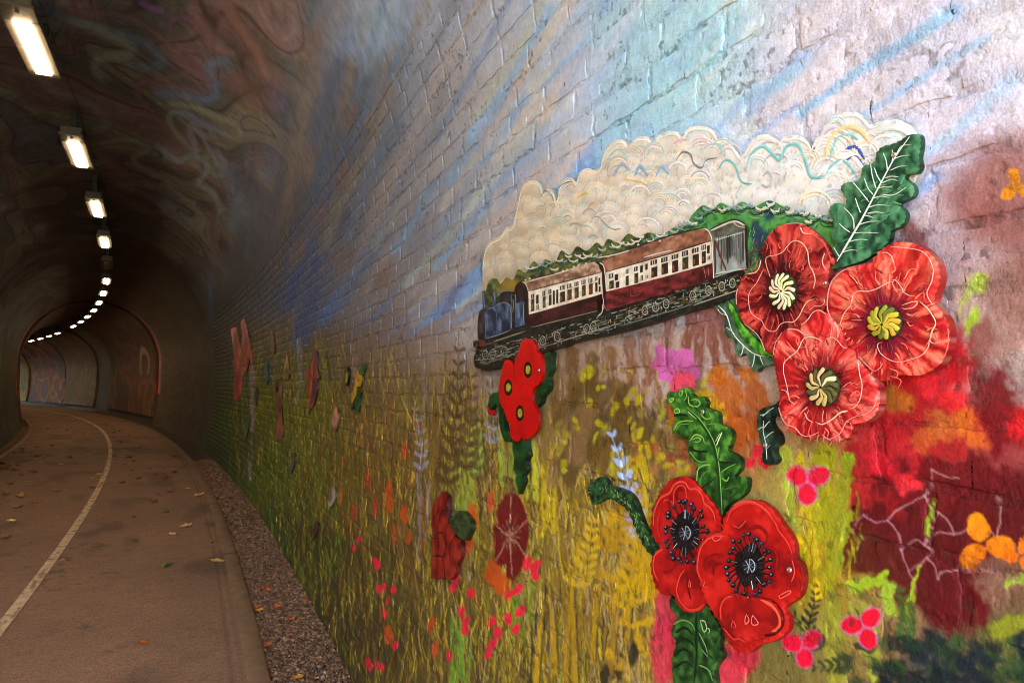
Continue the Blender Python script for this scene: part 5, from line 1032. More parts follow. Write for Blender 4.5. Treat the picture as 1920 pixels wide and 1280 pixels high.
# ---- dark red cluster with leaf
B = Board('flower_board', 'dull red cluster of oval petals with a round green leaf, on the ochre wall', 'flower', *cN([(570, 460)])[0], .022)
NO = [(570,210),(590,240),(592,310),(592,385),(622,400),(632,460),(660,480),(667,560),(642,620),(632,670),(602,705),(575,690),(555,700),(535,690),(515,700),(500,650),(508,560),(504,470),(514,450),(500,400),(504,340),(510,280),(535,255),(552,220)]
p = B.sheet('petals', cN(NO), shade((134, 30, 22), (166, 46, 30), (96, 20, 16), 7, 16, 78), 0, .018, 5, None, 3, .3, None, .003)
B.lines('petal_edge', [(cN(a), 2.6, 2, (40, 14, 12)) for a in ([(545,260),(540,320),(515,360)], [(590,310),(555,330),(545,380)], [(520,460),(545,440),(570,450),(580,500),(575,560),(560,580)], [(592,395),(580,440),(590,520)], [(632,460),(605,520),(605,600)], [(510,570),(545,570),(560,580),(575,640),(575,690)], [(535,600),(535,690)], [(605,560),(635,620)], [(510,470),(540,480),(540,560)])], .0012, p)
B.sheet('leaf', cN([(598,375),(640,325),(672,320),(702,350),(722,400),(702,460),(682,485),(640,450),(615,420)]), shade((54, 72, 38), (80, 98, 56), (34, 46, 26), 8, 8, 79), .003, .021, 5, None, 3, .3, None, .002)
B.lines('vein', [(cN(a), 1.6, 1, (30, 40, 22)) for a in ([(600,385),(660,400),(720,405)], [(625,390),(645,345)], [(650,398),(680,350)], [(640,398),(650,440)], [(670,402),(685,455)])], .0046)

# ---- smaller boards further along the wall
def small(name, label, catg, pts, colf, off=.016, thick=.012, group=None, extra=(), gain=None, res=4):
    p = np.array(pts); c = (p.min(0) + p.max(0)) / 2
    B = Board(name, label, catg, c[0], c[1], off, group, gain); B.gain *= .92; o = B.sheet('board', pts, colf, 0, thick, res, None, 2, .18)
    for nm, q, cf, hh in extra: B.sheet(nm, q, cf, hh, hh + .006, res, None, 2, .25)
    return B
PUR = shade((112, 60, 72), (150, 74, 60), (70, 40, 56), 6, 20, 81)
small('flower_board', 'mauve and orange tulip-shaped board on the olive wall', 'flower', cP([(1070,370),(1090,330),(1120,330),(1135,370),(1135,540),(1155,600),(1150,640),(1130,640),(1130,760),(1110,860),(1085,940),(1060,970),(1040,1030),(1045,900),(1025,760),(1005,640),(1010,550),(1040,490),(1065,500)]), PUR, extra=[('stripe', cP([(1060,520),(1085,430),(1095,540),(1075,700),(1060,900),(1045,950),(1050,700)]), shade((176, 80, 30), (200, 100, 40), (130, 56, 26), 5, 12, 82), .004)])
small('flower_board', 'yellow daffodil-like board with green leaves on the olive wall', 'flower', cP([(1555,560),(1580,540),(1590,590),(1620,590),(1620,680),(1600,730),(1570,720),(1560,810),(1540,860),(1510,900),(1510,830),(1540,720),(1550,650)]), shade((190, 138, 24), (206, 160, 40), (140, 96, 20), 6, 8, 83), extra=[('leaf', cP([(1588,560),(1620,490),(1652,483),(1642,570),(1602,605)]), shade((48, 96, 40), (60, 120, 50), (30, 60, 26)), .003), ('leaf', cP([(1572,755),(1612,780),(1592,840),(1582,1000),(1545,990),(1545,880)]), shade((44, 92, 40), (60, 116, 50), (28, 60, 26)), .003), ('leaf', cP([(1500, 975), (1518, 905), (1538, 915), (1520, 965)]), shade((34, 70, 34), (50, 96, 44), (24, 50, 24)), .002)])
small('flower_board', 'small yellow oval board with a dark rim beside the yellow flower', 'flower', cP([(1432,640),(1455,508),(1477,550),(1472,640),(1450,713),(1430,690)]), shade((40, 44, 24), (60, 60, 30), (24, 28, 16)), extra=[('petal', cP([(1440,640),(1452,550),(1464,600),(1452,690),(1438,680)]), shade((186, 166, 50), (210, 190, 80), (140, 120, 40)), .004)])
PNK = shade((150, 54, 64), (186, 90, 96), (104, 34, 44), 5, 22, 84)
small('flower_board', 'tall pink flame-shaped board rising to a thin tip on the wall', 'flower', cQ([(1218,305),(1260,350),(1300,450),(1330,590),(1348,700),(1352,790),(1350,870),(1335,960),(1318,990),(1304,900),(1310,800),(1300,650),(1270,470)]), PNK, .016)
small('flower_board', 'shorter pink spike board beside the tall flame-shaped one', 'flower', cQ([(1345,436),(1362,480),(1385,580),(1392,660),(1390,740),(1372,800),(1360,780),(1356,690),(1352,600),(1342,500)]), PNK, .020, .016)
for lab, pts, c in (('thin orange leaf-shaped board beside the pink spikes', [(375,250),(390,190),(410,290),(430,460),(410,470),(385,340)], (136, 70, 34)), ('small teal sliver board on the green-yellow wall', [(558,470),(575,423),(602,480),(592,520),(602,640),(580,713),(560,640)], (44, 84, 84)), ('small brown leaf board above the teal sliver', [(618,140),(640,118),(667,250),(672,340),(650,372),(638,300),(613,240)], (96, 76, 44)), ('orange and cream slip of board right of the teal sliver', [(778,490),(800,378),(817,430),(828,560),(822,620),(795,655),(783,600)], (150, 110, 60)),
                    ('long narrow orange and slate board with pointed top', [(686,830),(718,760),(735,598),(748,780),(742,960),(763,1150),(742,1300),(676,1300),(692,1100),(686,950)], (124, 80, 56)), ('pale pink oval board in the ochre grass', [(1308,985),(1340,948),(1363,1000),(1347,1180),(1315,1213),(1287,1130)], (168, 120, 92)), ('dark plum sliver board low on the green wall', [(450,800),(470,728),(484,800),(464,935),(446,890)], (66, 50, 50)), ('tiny maroon chip of board beside the long narrow one', [(666,680),(690,664),(694,720),(682,785),(664,730)], (84, 48, 44)), ('green slip of board low beside the dark plum sliver', [(358,1100),(387,1015),(399,1080),(377,1210),(350,1300),(341,1180)], (62, 88, 62))):
    small('board_chip', lab, 'cut-out', cP(pts), shade(c, tuple(min(255, v * 1.25) for v in c), tuple(v * .65 for v in c), 5, 12, len(lab)), .016, .012)
c7b = crop(0, 850, 2.977)
for lab, pts, c in (('slim grey feather board low in the green grass', [(1608,100),(1622,40),(1640,-10),(1648,10),(1640,60),(1622,110)], (92, 84, 72)), ('small pale grey oval board in the brown grass', [(1826,270),(1852,180),(1872,205),(1862,270),(1842,298)], (150, 132, 112)), ('small brown leaf board in the brown grass', [(1742,482),(1746,420),(1770,378),(1776,410),(1760,450)], (110, 66, 40))):
    small('board_chip', lab, 'cut-out', c7b(pts), shade(c, tuple(min(255, v * 1.25) for v in c), tuple(v * .65 for v in c), 5, 12, len(lab)), .016, .012)
# ------------------------------------------------------------------ the train board: steam, trees, locomotive, two coaches and a goods wagon
B = Board('train_board', 'painted board of a blue locomotive pulling two maroon coaches under white steam', 'train picture', 1230, 450, .0165); B.gain *= .92
STEAM = [(903,545),(905,500),(909,468),(921,450),(938,441),(949,426),(961,421),(970,385),(977,353),(988,341),(1003,338),(1013,346),(1018,359),(1026,354),(1036,358),(1043,377),(1050,347),(1060,335),(1072,333),(1080,341),(1085,325),(1095,317),(1105,315),(1112,319),(1125,312),(1130,290),(1140,272),(1155,262),(1168,262),(1178,273),(1186,264),(1200,256),(1215,257),(1222,267),(1235,253),(1255,246),(1270,248),(1278,257),(1290,240),(1310,236),(1330,240),(1340,250),(1346,263),(1358,258),(1368,266),(1378,281),(1388,291),(1397,281),(1406,265),(1420,255),(1440,252),(1452,262),(1458,269),(1468,257),(1485,254),(1500,255),(1515,266),(1522,284),(1530,278),(1540,245),(1555,225),(1575,213),(1600,210),(1615,217),(1630,233),(1650,228),(1680,224),(1705,235),(1721,258),(1726,300),(1715,340),(1680,380),(1640,420),(1590,440),(1560,460),(1520,440),(1450,440),(1400,450),(1330,440),(1250,455),(1150,470),(1080,495),(1040,520),(1000,540),(960,560),(930,575),(908,580)]
_lr = random.Random(77); LOBES = []
_tx = np.array([p[0] for p in STEAM[:66]]); _ty = np.array([p[1] for p in STEAM[:66]])
for row in range(11):
    x = 908 + _lr.uniform(0, 18)
    while x < 1720:
        y = float(np.interp(x, _tx, _ty)) + 18 + row * 21 + _lr.gauss(0, 5)
        if y < np.interp(x, [900, 980, 1050, 1150, 1250, 1330, 1400, 1560, 1720], [540, 500, 484, 460, 432, 402, 388, 402, 350]): LOBES.append((x, y, _lr.uniform(14, 30) * np.interp(x, [920, 1250, 1600], [.85, 1, 1.3]), _lr.randrange(10 ** 6)))
        x += _lr.uniform(20, 38)
LOBES.sort(key=lambda q: q[1] - float(np.interp(q[0], _tx, _ty)))
def steam_col(x, y):
    n = fbm(x / 16, y / 12, 101, 3); m = fbm(x / 44, y / 36, 102, 3)
    L = np.stack([np.interp(x, [900, 1050, 1250, 1450, 1700], v) for v in ([188, 212, 220, 228, 230], [170, 196, 210, 226, 230], [138, 170, 198, 216, 220])], -1)
    c = lin(L)
    pe = sst(.52, .7, m)[:, None] * .6 * sst(1400, 1000, x)[:, None]; c = c * (1 - pe) + lin([196, 160, 124]) * pe
    bl = sst(.52, .68, fbm(x / 34 + 40, y / 26, 103, 3))[:, None] * .55; c = c * (1 - bl) + lin([168, 186, 196]) * bl
    lo = sst(28, -8, np.interp(x, [900, 980, 1050, 1150, 1250, 1330, 1400, 1560], [540, 500, 490, 462, 432, 405, 388, 400]) - y)[:, None]
    c = c * (.86 + .28 * n)[:, None]
    for cx, cy, R, sd in LOBES:                    # billows, painted from the back to the front
        d = np.hypot(x - cx, (y - cy) * 1.05) / R; k = np.flatnonzero(d < 1)
        if not len(k): continue
        r = random.Random(sd); dk = d[k]; w = lin(np.array([np.interp(cx, [920, 1150, 1450], v) for v in ([212, 228, 238], [198, 220, 240], [174, 206, 238])])); sh = lin(np.array([np.interp(cx, [920, 1150, 1450], v) for v in ([140, 160, 170], [124, 148, 170], [98, 132, 164])]))
        tint = lin(np.array(r.choice([(150, 196, 196), (206, 186, 196), (222, 196, 150), (170, 186, 210), (190, 196, 190)])) * np.interp(cx, [920, 1300], [.86, 1]))
        up = np.clip((cy - y[k]) / R * .5 + .62, 0, 1)[:, None]
        cc = sh * (1 - up) + w * up; b = sst(.62, .72, dk)[:, None] * sst(.92, .80, dk)[:, None] * .55 * up; cc = cc * (1 - b) + tint * b
        e = sst(.90, .99, dk)[:, None]; cc = cc * (1 - .62 * e * sst(.2, .6, up))
        al = (.95 * sst(1.0, .96, dk) * sst(-.98, -.3, (cy - y[k]) / R))[:, None]; c[k] = c[k] * (1 - al) + cc * al
    return c * (1 - .25 * lo)
st = B.sheet('steam_cloud', STEAM, steam_col, 0, .0135, 3.3, None, 3, .42, None, .002)
# trees and bank between the steam and the train
GREEN = [(906,600),(907,575),(915,530),(930,522),(938,532),(950,520),(962,524),(972,505),(985,512),(1000,490),(1012,500),(1022,486),(1040,492),(1052,470),(1068,478),(1082,462),(1100,470),(1118,455),(1130,462),(1140,448),(1160,455),(1178,438),(1195,446),(1215,436),(1240,440),(1262,428),(1285,420),(1300,400),(1318,385),(1336,392),(1352,380),(1372,390),(1392,378),(1412,388),(1440,376),(1462,384),(1480,398),(1500,408),(1530,402),(1562,410),(1580,440),(1570,500),(1500,520),(1420,530),(1395,520),(1330,470),(1200,500),(1060,540),(990,590),(960,640),(930,640)]
def green_col(x, y):
    n = fbm(x / 9, y / 8, 105, 3); m = fbm(x / 30, y / 22, 106, 2)
    d = ramp(np.clip((n - .5) * 2.2 + .5, 0, 1), [lin(v) for v in ([30, 44, 26], [60, 76, 38], [86, 98, 48], [110, 116, 58])])
    br = ramp(np.clip((n - .5) * 2 + .5, 0, 1), [lin(v) for v in ([30, 84, 50], [56, 120, 52], [86, 150, 64], [60, 130, 90])])
    k = sst(1180, 1330, x)[:, None]; c = d * (1 - k) + br * k
    b = (sst(1398, 1412, x) * sst(1500, 1440, x) * sst(.42, .55, fbm(x / 20, y / 40, 107, 2)))[:, None] * .85
    c = c * (1 - b) + lin([28, 36, 84]) * b
    yl = sst(30, 8, np.hypot(x - 958, (y - 535) * 1.4))[:, None] * .7
    return c * (1 - yl) + lin([150, 116, 30]) * yl
gr = B.sheet('tree_bank', GREEN, green_col, .0012, .002, 4.0, None, 5, 1.0)
r_ = random.Random(17)
def inside(p, x, y):
    k = False
    for i in range(len(p)):
        (xa, ya), (xb, yb) = p[i], p[i - 1]
        if (ya > y) != (yb > y) and x < (xb - xa) * (y - ya) / (yb - ya) + xa: k = not k
    return k
arcs = []
PALE = [(240, 240, 236), (232, 234, 232), (244, 242, 234), (236, 236, 230), (190, 216, 214), (200, 222, 218), (222, 208, 216), (228, 214, 196), (200, 206, 218), (232, 224, 190), (206, 208, 210), (176, 178, 184)]
for _ in range(260):
    x = r_.uniform(915, 1700); y = r_.uniform(225, 560); R = r_.uniform(9, 26) * np.interp(x, [920, 1250, 1600], [.75, 1, 1.35])
    lowy = np.interp(x, [900, 980, 1050, 1150, 1250, 1330, 1400, 1560, 1700], [530, 498, 480, 455, 430, 398, 385, 400, 330])
    if y > lowy - 6 or not inside(STEAM, x, y - R * .9) or not inside(STEAM, x - R, y) or not inside(STEAM, x + R, y): continue
    a0 = math.pi * r_.uniform(1.0, 1.15); a1 = math.pi * r_.uniform(1.8, 2.05); c = r_.choice(PALE); tint = np.interp(x, [920, 1200, 1500], [.80, .94, 1.0])
    for k in range(r_.choice([1, 2, 3])):
        q = R * (1 - .24 * k); cc = tuple(np.array(c if k != 1 else r_.choice(PALE)) * tint * np.array([1, .98, np.interp(x, [920, 1300], [.86, 1])]))
        arcs.append(([(x + q * math.cos(a), y + q * .95 * math.sin(a)) for a in np.linspace(a0, a1, 7)], r_.uniform(3, 6.5), r_.uniform(1, 3), cc, r_.uniform(0, .0004)))
# rim light that follows the scalloped top, and the teal wave lines
top = STEAM[1:66]
for i in range(0, len(top) - 4, 3):
    arcs.append(([(x, y + 7) for x, y in top[i:i + 5]], 3.4, 3.4, r_.choice([(234, 232, 220), (206, 224, 214), (226, 214, 190)])))
for p, w, c in (([(1398,320),(1408,290),(1430,274),(1450,290),(1462,300),(1475,275),(1495,272),(1510,300),(1520,330),(1545,330),(1560,310),(1580,300),(1600,320),(1612,345)], 5, (120, 190, 196)), ([(1548,300),(1556,262),(1585,238),(1615,246),(1632,270)], 7, (226, 206, 156)), ([(1556,300),(1568,262),(1590,252),(1610,262)], 5, (140, 196, 192)), ([(1585,280),(1605,276),(1622,300)], 5, (60, 90, 160)), ([(1570,310),(1592,290),(1612,308),(1618,330)], 8, (240, 240, 236)), ([(1585,300),(1605,293),(1620,310)], 3, (70, 80, 160)), ([(1345,320),(1360,300),(1378,310),(1390,340),(1410,345)], 4, (110, 180, 184)), ([(1132,320),(1145,290),(1165,280),(1178,300)], 4, (150, 200, 196)), ([(1150,330),(1165,308),(1182,320)], 9, (140, 170, 200)), ([(1190,330),(1200,312),(1215,330)], 9, (130, 166, 200)), ([(1230,330),(1240,312),(1255,326)], 8, (140, 174, 204)), ([(1170,335),(1200,340),(1215,345),(1225,320),(1240,305)], 3, (226, 190, 110)), ([(1268,300),(1280,285),(1295,290),(1300,305),(1315,315),(1325,300),(1345,296)], 3.4, (120, 112, 126)), ([(1262,270),(1275,262),(1290,262)], 4, (222, 170, 180)), ([(1335,270),(1350,272),(1356,290)], 5, (150, 200, 180)), ([(1014,370),(1022,358),(1034,366),(1038,378)], 2, (50, 44, 40)), ([(1046,352),(1058,344),(1072,340),(1078,352)], 2, (60, 52, 46)), ([(1112,408),(1122,406),(1135,420),(1150,430),(1165,428)], 2.4, (110, 122, 146)), ([(1080,372),(1095,362),(1104,364)], 4, (220, 190, 90)), ([(1100,395),(1108,382),(1116,380)], 4, (196, 150, 110)), ([(1650,300),(1660,275),(1680,262),(1700,268)], 9, (240, 240, 240)), ([(1662,312),(1680,290)], 5, (236, 238, 240)), ([(1640,250),(1670,240),(1700,250),(1715,280)], 6, (214, 232, 222)), ([(1430,330),(1440,322),(1448,335),(1440,350),(1428,345)], 5, (176, 184, 190))): arcs.append((p, w, w * .7, c, .0005))
for p, c in (((1588, 262), (150, 90, 70)), ((1596, 258), (150, 96, 76)), ((1600, 266), (160, 110, 90))): arcs.append(([p, (p[0] + 4, p[1] + 5)], 3, 2, c, .0006))
B.lines('steam_curl', arcs, .0007, st)
# scalloped underside of the steam: dark curls over the trees
cur = []
for x in np.arange(985, 1570, 9.0):
    y = np.interp(x, [980, 1050, 1150, 1250, 1300, 1330, 1400, 1480, 1560], [508, 486, 462, 437, 412, 392, 386, 396, 410]) + r_.gauss(0, 4); R = r_.uniform(6, 11)
    pale = [(196, 200, 188), (150, 170, 160), (206, 200, 180), (120, 150, 160), (90, 120, 100)]
    cur.append(([(x + R * math.cos(a), y - 4 + R * .9 * math.sin(a)) for a in np.linspace(r_.uniform(.1, .8), math.pi - r_.uniform(.1, .8), 6)], 5, 2.5, r_.choice(pale)))
    cur.append(([(x + R * 1.25 * math.cos(a), y + R * 1.15 * math.sin(a)) for a in np.linspace(.15, math.pi - .3, 6)], 2.2, 1.2, r_.choice([(24, 40, 34), (40, 60, 44), (30, 70, 60), (20, 24, 24)])))
    if r_.random() < .5: cur.append(([(x + R * 1.7 * math.cos(a), y + 2 + R * 1.6 * math.sin(a)) for a in np.linspace(.3, math.pi - .5, 6)], 1.8, 1, r_.choice([(70, 120, 90), (30, 60, 46), (120, 160, 120)])))
for _ in range(40):
    x = r_.uniform(1400, 1450); y = r_.uniform(430, 500); cur.append(([(x, y), (x + 3, y - 10)], 2, 1, r_.choice([(120, 170, 70), (90, 150, 60), (30, 60, 36)])))
B.lines('tree_curl', cur, .0019, gr)
# running gear and track, dark with picked-out lines
low = c6([(40,1060),(60,1110),(150,1145),(260,1135),(450,1060),(700,965),(850,930),(950,905),(1000,880),(1100,850),(1250,820),(1400,790),(1490,760)]) + c7([(130,1115),(260,1090),(450,1030),(560,1000),(650,965),(830,910),(1000,870),(1075,850),(1280,760),(1330,640)])
upp = c7([(1372,505),(1070,580),(500,770),(70,880)]) + c6([(1330,520),(590,695),(545,705),(150,815),(92,815),(85,845),(40,850),(45,900),(75,920),(45,1010)])
ug = B.sheet('running_gear', low + upp, shade((28, 26, 24), (46, 44, 38), (14, 13, 13), 5, 4, 111), .0022, .0158, 5, None, 0, .5)
gl = []
def along(t):                                      # point along the train's underside, t 0..1 from buffers to wagon
    return np.array([np.interp(t, [0, .1, .4, 1], [890, 935, 1100, 1398]), np.interp(t, [0, .1, .4, 1], [668, 660, 615, 522])])
dirv = np.array([.965, -.26])
for _ in range(520):
    t = r_.random(); p = along(t) + np.array([r_.gauss(0, 3), r_.uniform(-16, 16)]); L = r_.uniform(3, 15)
    c = r_.choice([(120, 122, 104), (90, 96, 84), (150, 148, 128), (80, 70, 50), (110, 70, 48), (96, 130, 122), (60, 60, 52)])
    v = dirv if r_.random() < .68 else np.array([r_.gauss(0, .15), 1]) * .55
    q = p + v * L
    if inside(low + upp, *p) and inside(low + upp, *q): gl.append(([tuple(p), tuple((p + q) / 2 + (0, .4)), tuple(q)], r_.uniform(1.5, 3.2), 1.2, c))
for t in np.concatenate([[.045, .075, .12, .22, .25, .30, .40, .425, .62, .66, .70, .80, .86, .91, .95]]):
    p = along(t) + (0, 1); R = 7.5
    gl.append(([(p[0] + R * .72 * math.cos(a), p[1] + R * 1.1 * math.sin(a)) for a in np.linspace(0, 6.2, 12)], 1.7, 1.7, (150, 152, 136), .0003))
    gl.append(([(p[0] + 2.6 * math.cos(a), p[1] + 3.4 * math.sin(a)) for a in np.linspace(0, 6.2, 8)], 1.4, 1.4, (110, 110, 96), .0003))
for a, b, c in (((905, 684), (985, 655), (126, 116, 92)), ((985, 660), (1145, 612), (128, 108, 84)), ((1050, 640), (1160, 606), (150, 144, 120)), ((1160, 612), (1300, 570), (96, 110, 104)), ((1300, 572), (1395, 540), (150, 146, 126)), ((1135, 582), (1170, 570), (120, 190, 186)), ((995, 614), (1130, 580), (134, 130, 110)), ((1170, 572), (1330, 525), (140, 130, 112)), ((1330, 522), (1395, 502), (160, 156, 140)), ((890, 675), (930, 672), (120, 120, 108)), ((925, 640), (985, 620), (140, 136, 116)), ((905, 648), (985, 622), (100, 96, 80))):
    gl.append(([a, ((a[0] + b[0]) / 2, (a[1] + b[1]) / 2), b], 2.2, 1.8, c, .0002))
B.lines('gear_line', gl, .0028, ug)
# coaches
def coach(cc, end, roof, band, body, wins, slope, vents, roofc, bodyc, gutter):
    b = B.sheet('coach', cc(body), shade(bodyc, tuple(min(255, v * 1.5) for v in bodyc), tuple(v * .6 for v in bodyc), 16, 6, 121), .0036, .0016, 5, None, 0, .5)
    B.sheet('coach_end', cc(end), shade((34, 16, 18), (50, 24, 26), (18, 9, 10), 8, 8, 122), .0036, .0016, 6, b, 2, .5)
    B.sheet('roof', cc(roof), roofc, .0040, .002, 4.5, b, 0, .5)
    B.sheet('window_band', cc(band), shade((214, 204, 190), (232, 224, 210), (190, 178, 160), 8, 6, 123), .0042, .002, 6, b, 0, .6)
    for i, (x0, x1, y0, y1) in enumerate(wins):
        d = slope * (x1 - x0); c = (38, 26, 22) if i % 2 == 0 or y1 - y0 < 60 else r_.choice([(44, 30, 24), (70, 44, 28), (50, 46, 30)])
        w = B.polys('window', [(cc([(x0, y0), (x1, y0 + d), (x1, y1 + d), (x0, y1)]), c)], .0050, b)
        if y1 - y0 > 60 and x1 - x0 > 26:
            B.polys('pane', [(cc([(x0 + 5, y0 + (y1 - y0) * .4), (x0 + 17, y0 + (y1 - y0) * .36), (x0 + 17, y0 + (y1 - y0) * .8), (x0 + 5, y0 + (y1 - y0) * .85)]), r_.choice([(120, 66, 34), (90, 104, 50), (150, 60, 44), (110, 84, 40)]))], .0056, b)
        if y1 - y0 < 52:                           # glazing bars of the toplights
            n = 3 if x1 - x0 > 36 else 2; B.lines('glazing_bar', [(cc([(x0 + (x1 - x0) * k / n, y0 + d * k / n + 2), (x0 + (x1 - x0) * k / n, y1 + d * k / n - 2)]), 1.6, 1.6, (206, 196, 182)) for k in range(1, n)], .0058, b)
    B.lines('trim', [(cc(p), w, w, c) for p, w, c in gutter], .0049, b)
    for x, y in vents: B.polys('roof_vent', [(cc([(x - 9, y + 9), (x - 8, y - 4), (x, y - 11), (x + 8, y - 4), (x + 9, y + 5)]), (196, 186, 172))], .0048, b)
W1 = [(618,646,384,425),(618,648,432,555),(668,690,390,480),(670,692,490,538),(730,758,352,402),(733,760,408,520),(790,818,336,380),(795,820,390,495),(835,852,346,487),(868,886,336,475),(905,950,302,342),(908,955,362,464),(978,1018,282,326),(980,1022,338,444),(1050,1090,264,305),(1052,1092,316,424),(1120,1160,246,288),(1125,1162,296,404),(1190,1228,228,270),(1195,1232,280,388),(1255,1278,210,250),(1258,1280,266,358),(1290,1306,220,288),(1293,1310,304,358)]
coach(c6, [(450,350),(460,300),(490,265),(525,255),(560,275),(585,320),(597,370),(600,590),(600,700),(545,720),(540,430),(470,400)], [(545,258),(600,235),(760,200),(930,150),(1060,110),(1200,70),(1250,58),(1290,90),(1312,145),(1320,165),(590,350),(570,300)],
      [(590,352),(1322,160),(1330,372),(595,583)], [(595,575),(1330,365),(1347,500),(1332,530),(1000,612),(590,708),(580,700)], W1, -.262, [(560,240),(600,226),(935,148),(975,138),(1045,108),(1090,94),(1165,74)],
      shade((140, 104, 84), (190, 168, 146), (96, 68, 56), 20, 4, 131), (50, 20, 22), [([(595,583),(960,478),(1330,374)], 1.6, (224, 214, 196)), ([(560,262),(800,196),(1000,140)], 2.4, (216, 210, 200)), ([(590,352),(900,270),(1320,162)], 2, (40, 22, 20)), ([(1318,165),(1330,372),(1345,500),(1340,530)], 1.8, (190, 170, 150)), ([(530,258),(560,280),(582,330),(592,380)], 2, (200, 190, 176)), ([(620,210),(760,195),(860,175)], 2.2, (34, 24, 22)), ([(1335,480),(1325,560),(1285,600)], 2.4, (190, 190, 170))])
W2 = [(105,145,560,604),(110,150,626,700),(160,190,566,622),(170,200,634,690),(262,285,520,560),(262,288,580,667),(338,370,496,538),(342,375,556,648),(395,418,484,548),(400,420,574,622),(443,462,468,524),(445,462,574,603),(490,548,438,480),(498,552,502,594),(588,645,413,456),(592,650,468,568),(685,745,388,428),(690,745,442,549),(780,835,353,400),(785,838,412,520),(875,932,328,370),(880,935,385,490),(960,1000,296,340),(965,1000,356,464),(1012,1035,300,372),(1018,1040,396,430)]
coach(c7, [(-10,445),(20,450),(50,470),(70,540),(78,720),(72,890),(40,905),(0,900),(8,620),(0,520)], [(45,440),(160,390),(300,330),(500,265),(720,200),(975,140),(1010,150),(1040,190),(1056,247),(1000,266),(600,392),(70,547),(55,490)],
      [(78,545),(600,395),(1050,258),(1060,455),(600,585),(85,720)], [(85,712),(600,578),(1060,450),(1068,600),(900,660),(500,780),(70,897),(68,800)], W2, -.27, [(280,345),(375,290),(500,262),(575,255)],
      shade((136, 88, 66), (170, 124, 100), (92, 58, 46), 22, 4, 132), (84, 28, 30), [([(85,720),(600,586),(1060,457)], 1.6, (210, 196, 180)), ([(0,410),(160,380),(290,345)], 3, (200, 196, 186)), ([(0,400),(170,368),(480,270),(720,190),(975,128)], 2.4, (30, 36, 32)), ([(78,540),(600,392),(1050,252)], 2, (38, 22, 20)), ([(980,140),(1020,160),(1045,205),(1056,250),(1066,460),(1072,600)], 2, (206, 196, 180)), ([(20,455),(52,480),(68,545),(82,720)], 2.2, (210, 200, 186)), ([(310,710),(390,690),(390,745),(310,765),(310,710)], 2, (120, 50, 48)), ([(440,690),(520,672)], 5, (110, 44, 44)), ([(90,820),(190,790)], 3, (120, 40, 38)), ([(420,410),(560,370),(700,340)], 2.2, (196, 200, 200)), ([(980,500),(1000,590)], 1.6, (150, 90, 84)), ([(1020,490),(1030,580)], 1.6, (140, 80, 76))])
# goods wagon
w = B.sheet('wagon', c7([(1065,235),(1362,160),(1376,512),(1085,565)]), shade((138, 146, 142), (166, 174, 170), (104, 112, 108), 7, 20, 135), .0038, .002, 5, None, 0, .5)
B.sheet('roof', c7([(1028,165),(1250,62),(1378,112),(1376,155),(1060,236),(1035,200)]), shade((82, 84, 74), (104, 104, 92), (56, 56, 50), 12, 5, 136), .0042, .002, 5, w, 0, .4)
B.lines('plank', [(c7(p), wd, wd * .8, c) for p, wd, c in [([(x, 225 - (x - 1100) * .25), (x + r_.gauss(0, 2), 330 - (x - 1100) * .25), (x + 4, r_.uniform(360, 540) - (x - 1100) * .2)], r_.uniform(1.8, 5), r_.choice([(50, 52, 50), (84, 88, 84), (66, 52, 46), (40, 40, 40)])) for x in range(1120, 1350, 20)] + [([(1085,245),(1130,380),(1192,535)], 4.5, (92, 48, 40)), ([(1078,240),(1086,400),(1090,560)], 4, (60, 34, 30)), ([(1370,110),(1374,300),(1382,512)], 6, (34, 28, 28)), ([(1085,560),(1230,532),(1376,508)], 2.6, (170, 196, 186)), ([(1090,250),(1200,216),(1358,172)], 2, (196, 200, 194)), ([(1040,162),(1250,76),(1360,112)], 3.4, (196, 190, 176)), ([(1030,150),(1250,58),(1374,100)], 2.4, (30, 28, 26)), ([(1250,82),(1300,120),(1365,132)], 2, (170, 164, 150))]], .0050, w)
# locomotive
lo = B.sheet('locomotive', c6([(95,560),(110,540),(140,520),(250,485),(330,460),(380,470),(412,500),(417,732),(270,792),(160,828),(100,815),(90,700),(90,600)]), shade((52, 66, 96), (84, 100, 130), (28, 36, 56), 8, 16, 141), .0040, .002, 4, None, 0, .4)
B.sheet('smokebox', c6([(88,610),(105,556),(138,540),(152,590),(158,700),(162,828),(84,818)]), shade((32, 30, 36), (54, 50, 54), (18, 16, 20), 6, 10, 142), .0046, .002, 4.5, lo, 2, .5)
B.sheet('cab', c6([(288,400),(310,365),(370,345),(450,355),(470,375),(545,420),(548,705),(415,735),(412,500),(380,470),(300,465)]), shade((30, 28, 34), (46, 44, 52), (16, 15, 18), 6, 8, 143), .0036, .002, 5, lo, 0, .5)
B.sheet('cab_side', c6([(465,470),(537,455),(546,690),(465,712)]), shade((58, 74, 108), (90, 108, 140), (36, 46, 70), 6, 14, 144), .0046, .001, 4.5, lo, 0, .5)
dr = B.sheet('cab_door', c6([(418,388),(462,380),(466,702),(420,716)]), shade((22, 22, 26), (40, 38, 40), (10, 10, 12), 5, 8, 145), .0048, .001, 4.5, lo, 0, .6)
B.sheet('chimney', c6([(130,350),(155,345),(160,515),(134,525)]), shade((40, 44, 60), (90, 100, 124), (20, 22, 30), 3, 20, 146), .0046, .002, 4, lo, 0, .5)
B.sheet('dome', c6([(232,375),(248,353),(262,380),(266,460),(280,482),(238,484)]), shade((56, 66, 88), (110, 120, 140), (30, 36, 50), 3, 16, 147), .0046, .002, 4, lo, 2, .5)
